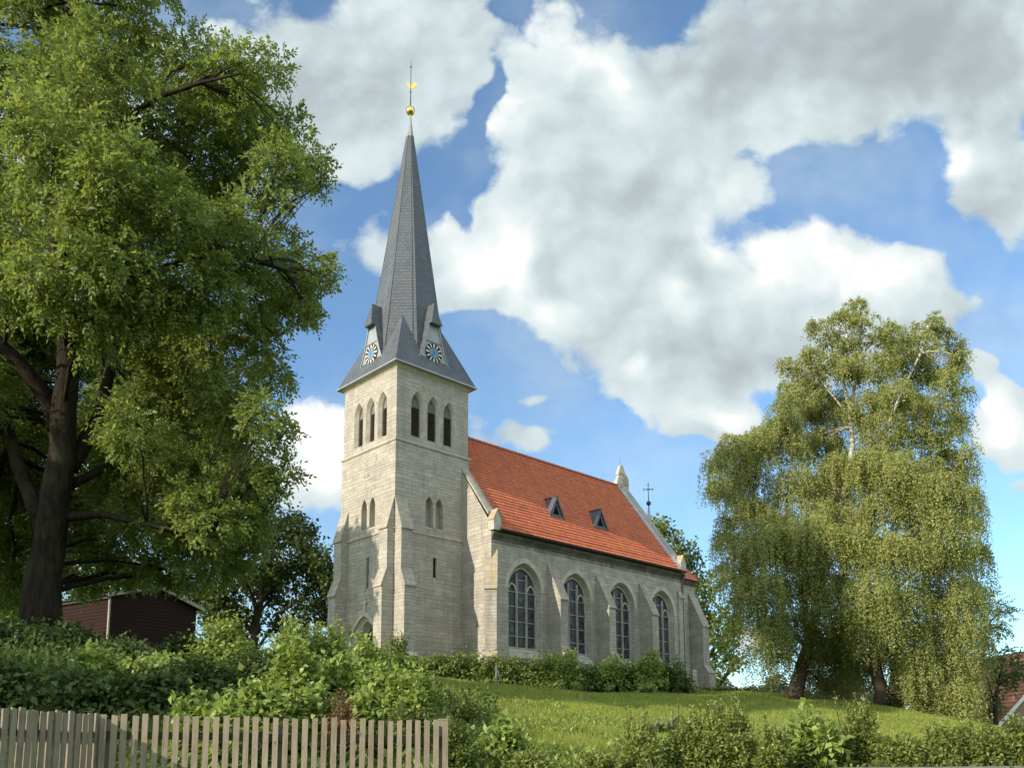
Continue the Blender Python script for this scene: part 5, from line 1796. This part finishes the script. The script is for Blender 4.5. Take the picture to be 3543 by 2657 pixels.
# ------------------------------------------------------------------ wooden shed
M['shed_wood'] = mat_wood('dark_red_boards', (.017, .009, .008), (.036, .016, .012), scale=(.08, .08, 1.0))  # boards darkened to carry the shade they stand in
M['fascia'] = mat_simple('pale_fascia', (.33, .29, .23), .8, var=.2)
M['felt'] = mat_simple('roof_felt', (.045, .045, .045), .9, var=.2)
Ys = 34.0
L0, R0 = at(237, 1300, 33.6), at(425, 1310, 37.1)
L0.z = R0.z = at(237, 1284, 33.6).z
ctr = (L0 + R0) / 2
fx = (R0 - L0).normalized()
fy = Vector((-fx.y, fx.x, 0))                  # away from the viewer
wS = (R0 - L0).length
gS = gz(ctr.x, ctr.y) - .2
shed = empty('shed', (ctr.x, ctr.y, gS), math.atan2(fx.y, fx.x))
tag(shed, 'dark red wooden shed with low gabled roof under the ash tree', 'shed')
ze, zr2, hw, dp = L0.z - gS, at(342, 1268, 35.2).z - gS, wS / 2, 3.9
b = MB()
prof = [(-hw, 0), (hw, 0), (hw, ze), (0, zr2 - .04), (-hw, ze)]
b.extrude([(x, 0, z) for x, z in prof], (0, dp, 0))
z = .2
while z < zr2 - .1:                           # board laps
    for y0 in (0,):
        ww_ = hw if z < ze else hw * (zr2 - z) / (zr2 - ze)
        b.extrude([(-ww_ + .01, -.001, z), (-ww_ + .01, -.018, z), (-ww_ + .01, -.001, z + .12)], (2 * ww_ - .02, 0, 0))
    if z < ze - .1:
        b.extrude([(-hw + .001, .01, z), (-hw - .018, .01, z), (-hw + .001, .01, z + .12)], (0, dp - .02, 0))
    z += .135
b.build('wall', M['shed_wood'], shed)
b = MB()
for sg in (-1, 1):
    x1, z1 = sg * (hw + .22), ze - .22 * (zr2 - ze) / hw
    b.extrude([(0, -.22, zr2), (x1, -.22, z1), (x1, -.22, z1 + .06), (0, -.22, zr2 + .06)], (0, dp + .4, 0))
rf = b.build('roof', M['felt'], shed)
b = MB()
for sg in (-1, 1):
    x1, z1 = sg * (hw + .23), ze - .23 * (zr2 - ze) / hw
    b.extrude([(0, -.25, zr2 - .06), (x1, -.25, z1 - .06), (x1, -.25, z1 + .085), (0, -.25, zr2 + .085)], (0, .025, 0))
b.build('bargeboard', M['fascia'], shed)
b = MB()
b.box(-hw - .035, -hw + .03, -.04, .03, 0, ze)
b.build('corner_post', M['mullion'], shed)
b = MB()
b.box(-hw - .12, -hw - .02, -.15, dp + .15, ze - .16, ze - .06)
b.build('gutter', M['iron'], shed)

# ------------------------------------------------------------------ stone post and fence stake by the hedge
c = at(1503, 1497, 50.5)
zc = gz(c.x, c.y)
tp_z = at(1503, 1446, 50.5).z
po = empty('stone_post', (c.x, c.y, zc))
tag(po, 'slim pale stone post with rounded top standing by the east end of the church', 'post')
b = MB()
hp = tp_z - zc
b.lathe([(.17, -.2), (.16, .2), (.145, hp * .9), (.15, hp * .93), (.12, hp * .97), (.05, hp), (.0, hp)], (0, 0), 12)
b.build('shaft', M['dressed'], po)
c = at(1072, 1498, 43.0)
zc = gz(c.x, c.y)
b = MB()
b.tube([(0, 0, -.2), (0, 0, 1.25)], .035, 6)
b.tube([(0, 0, 1.05), (.35, .05, 0)], .02, 5)
o = b.build('fence_stake', M['pipe'])
o.location = (c.x, c.y, zc)
tag(o, 'thin grey braced stake in front of the hedge', 'stake')

# ------------------------------------------------------------------ houses at the right
M['brick'] = None
m, t, out = new_mat('red_brick')
uv = t.n('ShaderNodeUVMap', uv_map='uv').outputs[0]
nd = t.n('ShaderNodeTexBrick', {'Vector': uv, 'Color1': (.25, .13, .10, 1), 'Color2': (.33, .19, .15, 1), 'Mortar': (.30, .27, .24, 1), 'Scale': 1.0, 'Mortar Size': .008, 'Brick Width': .25, 'Row Height': .075})
c = t.mix(t.rng(t.noise(uv, .8, 4), .4, .7, 0, .5), nd.outputs[0], (.30, .22, .19))
principled(t, out, c, .9, spec=.1)
M['brick'] = m
M['white'] = mat_simple('white_paint', (.72, .70, .66), .6, var=.06)
M['render'] = mat_simple('buff_render', (.42, .34, .24), .9, var=.12)
M['tile3'] = mat_rooftile('old_brown_tiles', (.15, .09, .06), (.20, .12, .08), (.10, .07, .05))
M['tile2'] = mat_rooftile('house_pantiles', (.38, .165, .10), (.46, .21, .13), (.28, .13, .09))


def house(label, x0, x1, y0, y1, zg, ze, wall, tilem, name='house', ang=0.0):
    root = empty(name, (x0, y0, zg), ang)
    tag(root, label, 'house')
    W, D, h = x1 - x0, y1 - y0, ze - zg
    rz = h + W / 2 * 1.02
    b = MB()
    b.extrude([(0, 0, -1), (W, 0, -1), (W, 0, h), (W / 2, 0, rz - .05), (0, 0, h)], (0, D, 0))
    for p in b.build('wall', wall, root, uv=True),:
        pass
    for sg in (-1, 1):
        L = math.hypot(W / 2 + .35, rz - h)
        xe = W / 2 + sg * (W / 2 + .35)
        zee = h - .35 * 1.02 + .05
        o = tiled('roof', 0, D + .4, 0, math.hypot(W / 2 + .35, (W / 2 + .35) * 1.02), 0, .001, root, tilem, du=.22, dt=.34)
        # lay the flat tile sheet on the slope
        ev, rv = Vector((xe, -.2, zee)), Vector((W / 2, -.2, rz + .05))
        ydir = (rv - ev).normalized()
        xdir = Vector((0, 1, 0))
        zdir = xdir.cross(ydir)
        if zdir.z < 0:
            zdir = -zdir
        o.data.transform(Matrix(((xdir.x, ydir.x, zdir.x, ev.x), (xdir.y, ydir.y, zdir.y, ev.y), (xdir.z, ydir.z, zdir.z, ev.z), (0, 0, 0, 1))))
    b = MB()
    for sg in (-1, 1):
        xe = W / 2 + sg * (W / 2 + .38)
        b.extrude([(W / 2, -.24, rz - .16), (xe, -.24, h - .38 * 1.02 - .16), (xe, -.24, h - .38 * 1.02 + .10), (W / 2, -.24, rz + .10)], (0, .05, 0))
    b.build('bargeboard', M['white'], root)
    b = MB()
    b.box(-.42, -.28, -.2, D + .2, h - .55, h - .42)
    b.build('gutter', M['white'], root)
    b = MB()
    b.tube([(-.06, -.06, h - .5), (-.06, -.06, -1)], .06, 8)
    b.build('drainpipe', M['white'], root)
    for wx in (W * .32, W * .62):
        f = MB()
        f.box(wx - .55, wx + .55, -.06, .02, h * .35, h * .35 + 1.3)
        fo_ = f.build('window', M['white'], root)
        g = MB()
        g.box(wx - .46, wx + .46, -.075, -.065, h * .35 + .09, h * .35 + 1.21)
        g.build('pane', M['glass'], fo_, uv=True)
    return root


hc = at(2166, 1560, 50)
house('brick house with orange pantile roof and white verge at the right edge', hc.x, hc.x + 8.6, 50, 64, gz(hc.x + 2, 52) - .3, at(2156, 1552, 50).z, M['brick'], M['tile2'])
hc = at(1806, 1470, 120)
house('buff house far behind, showing between the birch trunks', hc.x, hc.x + 4.2, 120, 126, gz(hc.x, 120), at(1792, 1494, 120).z, M['render'], M['tile3'])

# ------------------------------------------------------------------ low wall along the lower right edge
b = MB()
pts = [at(1830, 1657.5, 10.6), at(2000, 1656.5, 10.55), at(2240, 1654.5, 10.5), at(2500, 1653, 10.4)]
for p, q in zip(pts[:-1], pts[1:]):
    n_ = Vector((0, 1, 0)) * .28
    b.loft([[p - Vector((0, 0, 1.2)), p, p + n_, p + n_ - Vector((0, 0, 1.2))], [q - Vector((0, 0, 1.2)), q, q + n_, q + n_ - Vector((0, 0, 1.2))]])
o = b.build('garden_wall', mat_simple('grey_wall_coping', (.20, .185, .165), .9, spec=.1, var=.3, scale=5), None)
tag(o, 'low pale stone wall just showing at the bottom right edge', 'wall')

# ------------------------------------------------------------------ dark hedge on the crest and the wood on the skyline
c = at(1580, 1496, 56)
lv = Leaves()
n = 1500
P = np.stack([rng.uniform(-2.2, 2.2, n) , rng.uniform(-.4, .4, n), rng.uniform(0, .55, n)], -1)
simple_leaves(lv, P, unit(P + np.array([0, 0, .2])), .12, .09, 4, .06)
root = empty('low_hedge', (c.x, c.y, c.z - .25))
tag(root, 'low dark clipped hedge on the crest beside the lime tree', 'hedge')
lv.build('foliage', M['maple_leaf'], root, (0, 0, 0))
lv = Leaves()
n = 9000
ang = rng.uniform(R(3), R(24), n)
dist = 330 + rng.normal(0, 12, n)
crown = 6 + 3.0 * np.sin(ang * 90) + 2.0 * np.sin(ang * 237 + 1) + 1.2 * np.sin(ang * 611)
zz = rng.uniform(-.3, 1, n) * crown
P = np.stack([np.sin(ang) * dist, np.cos(ang) * dist, EYE + 14.0 + zz], -1)
simple_leaves(lv, P, rand_dirs(n), 1.5, 1.3, 4, .8)
M['far_leaf'] = mat_leaf('far_wood_leaf', (.045, .065, .045), (.075, .095, .06), trans=.2)
o = lv.build('far_wood', M['far_leaf'], None, (0, 0, 0))
tag(o, 'dark wooded skyline far beyond the meadow crest', 'wood', kind='stuff')
b = MB()
xs = np.linspace(-80, 260, 40)
top = 12.5 + 2 * np.sin(xs * .02)
rows_ = []
for yy_, f in ((230, 0.0), (300, .7), (340, 1.0), (520, .6), (800, 0.0)):
    rows_.append([(x, yy_, -1.5 + (tz + 1.5) * f) for x, tz in zip(xs, top)])
b.loft(rows_, cap0=False, cap1=False, closed=False, smooth=True)
tag(b.build('hills', M['ground']), kind='structure')
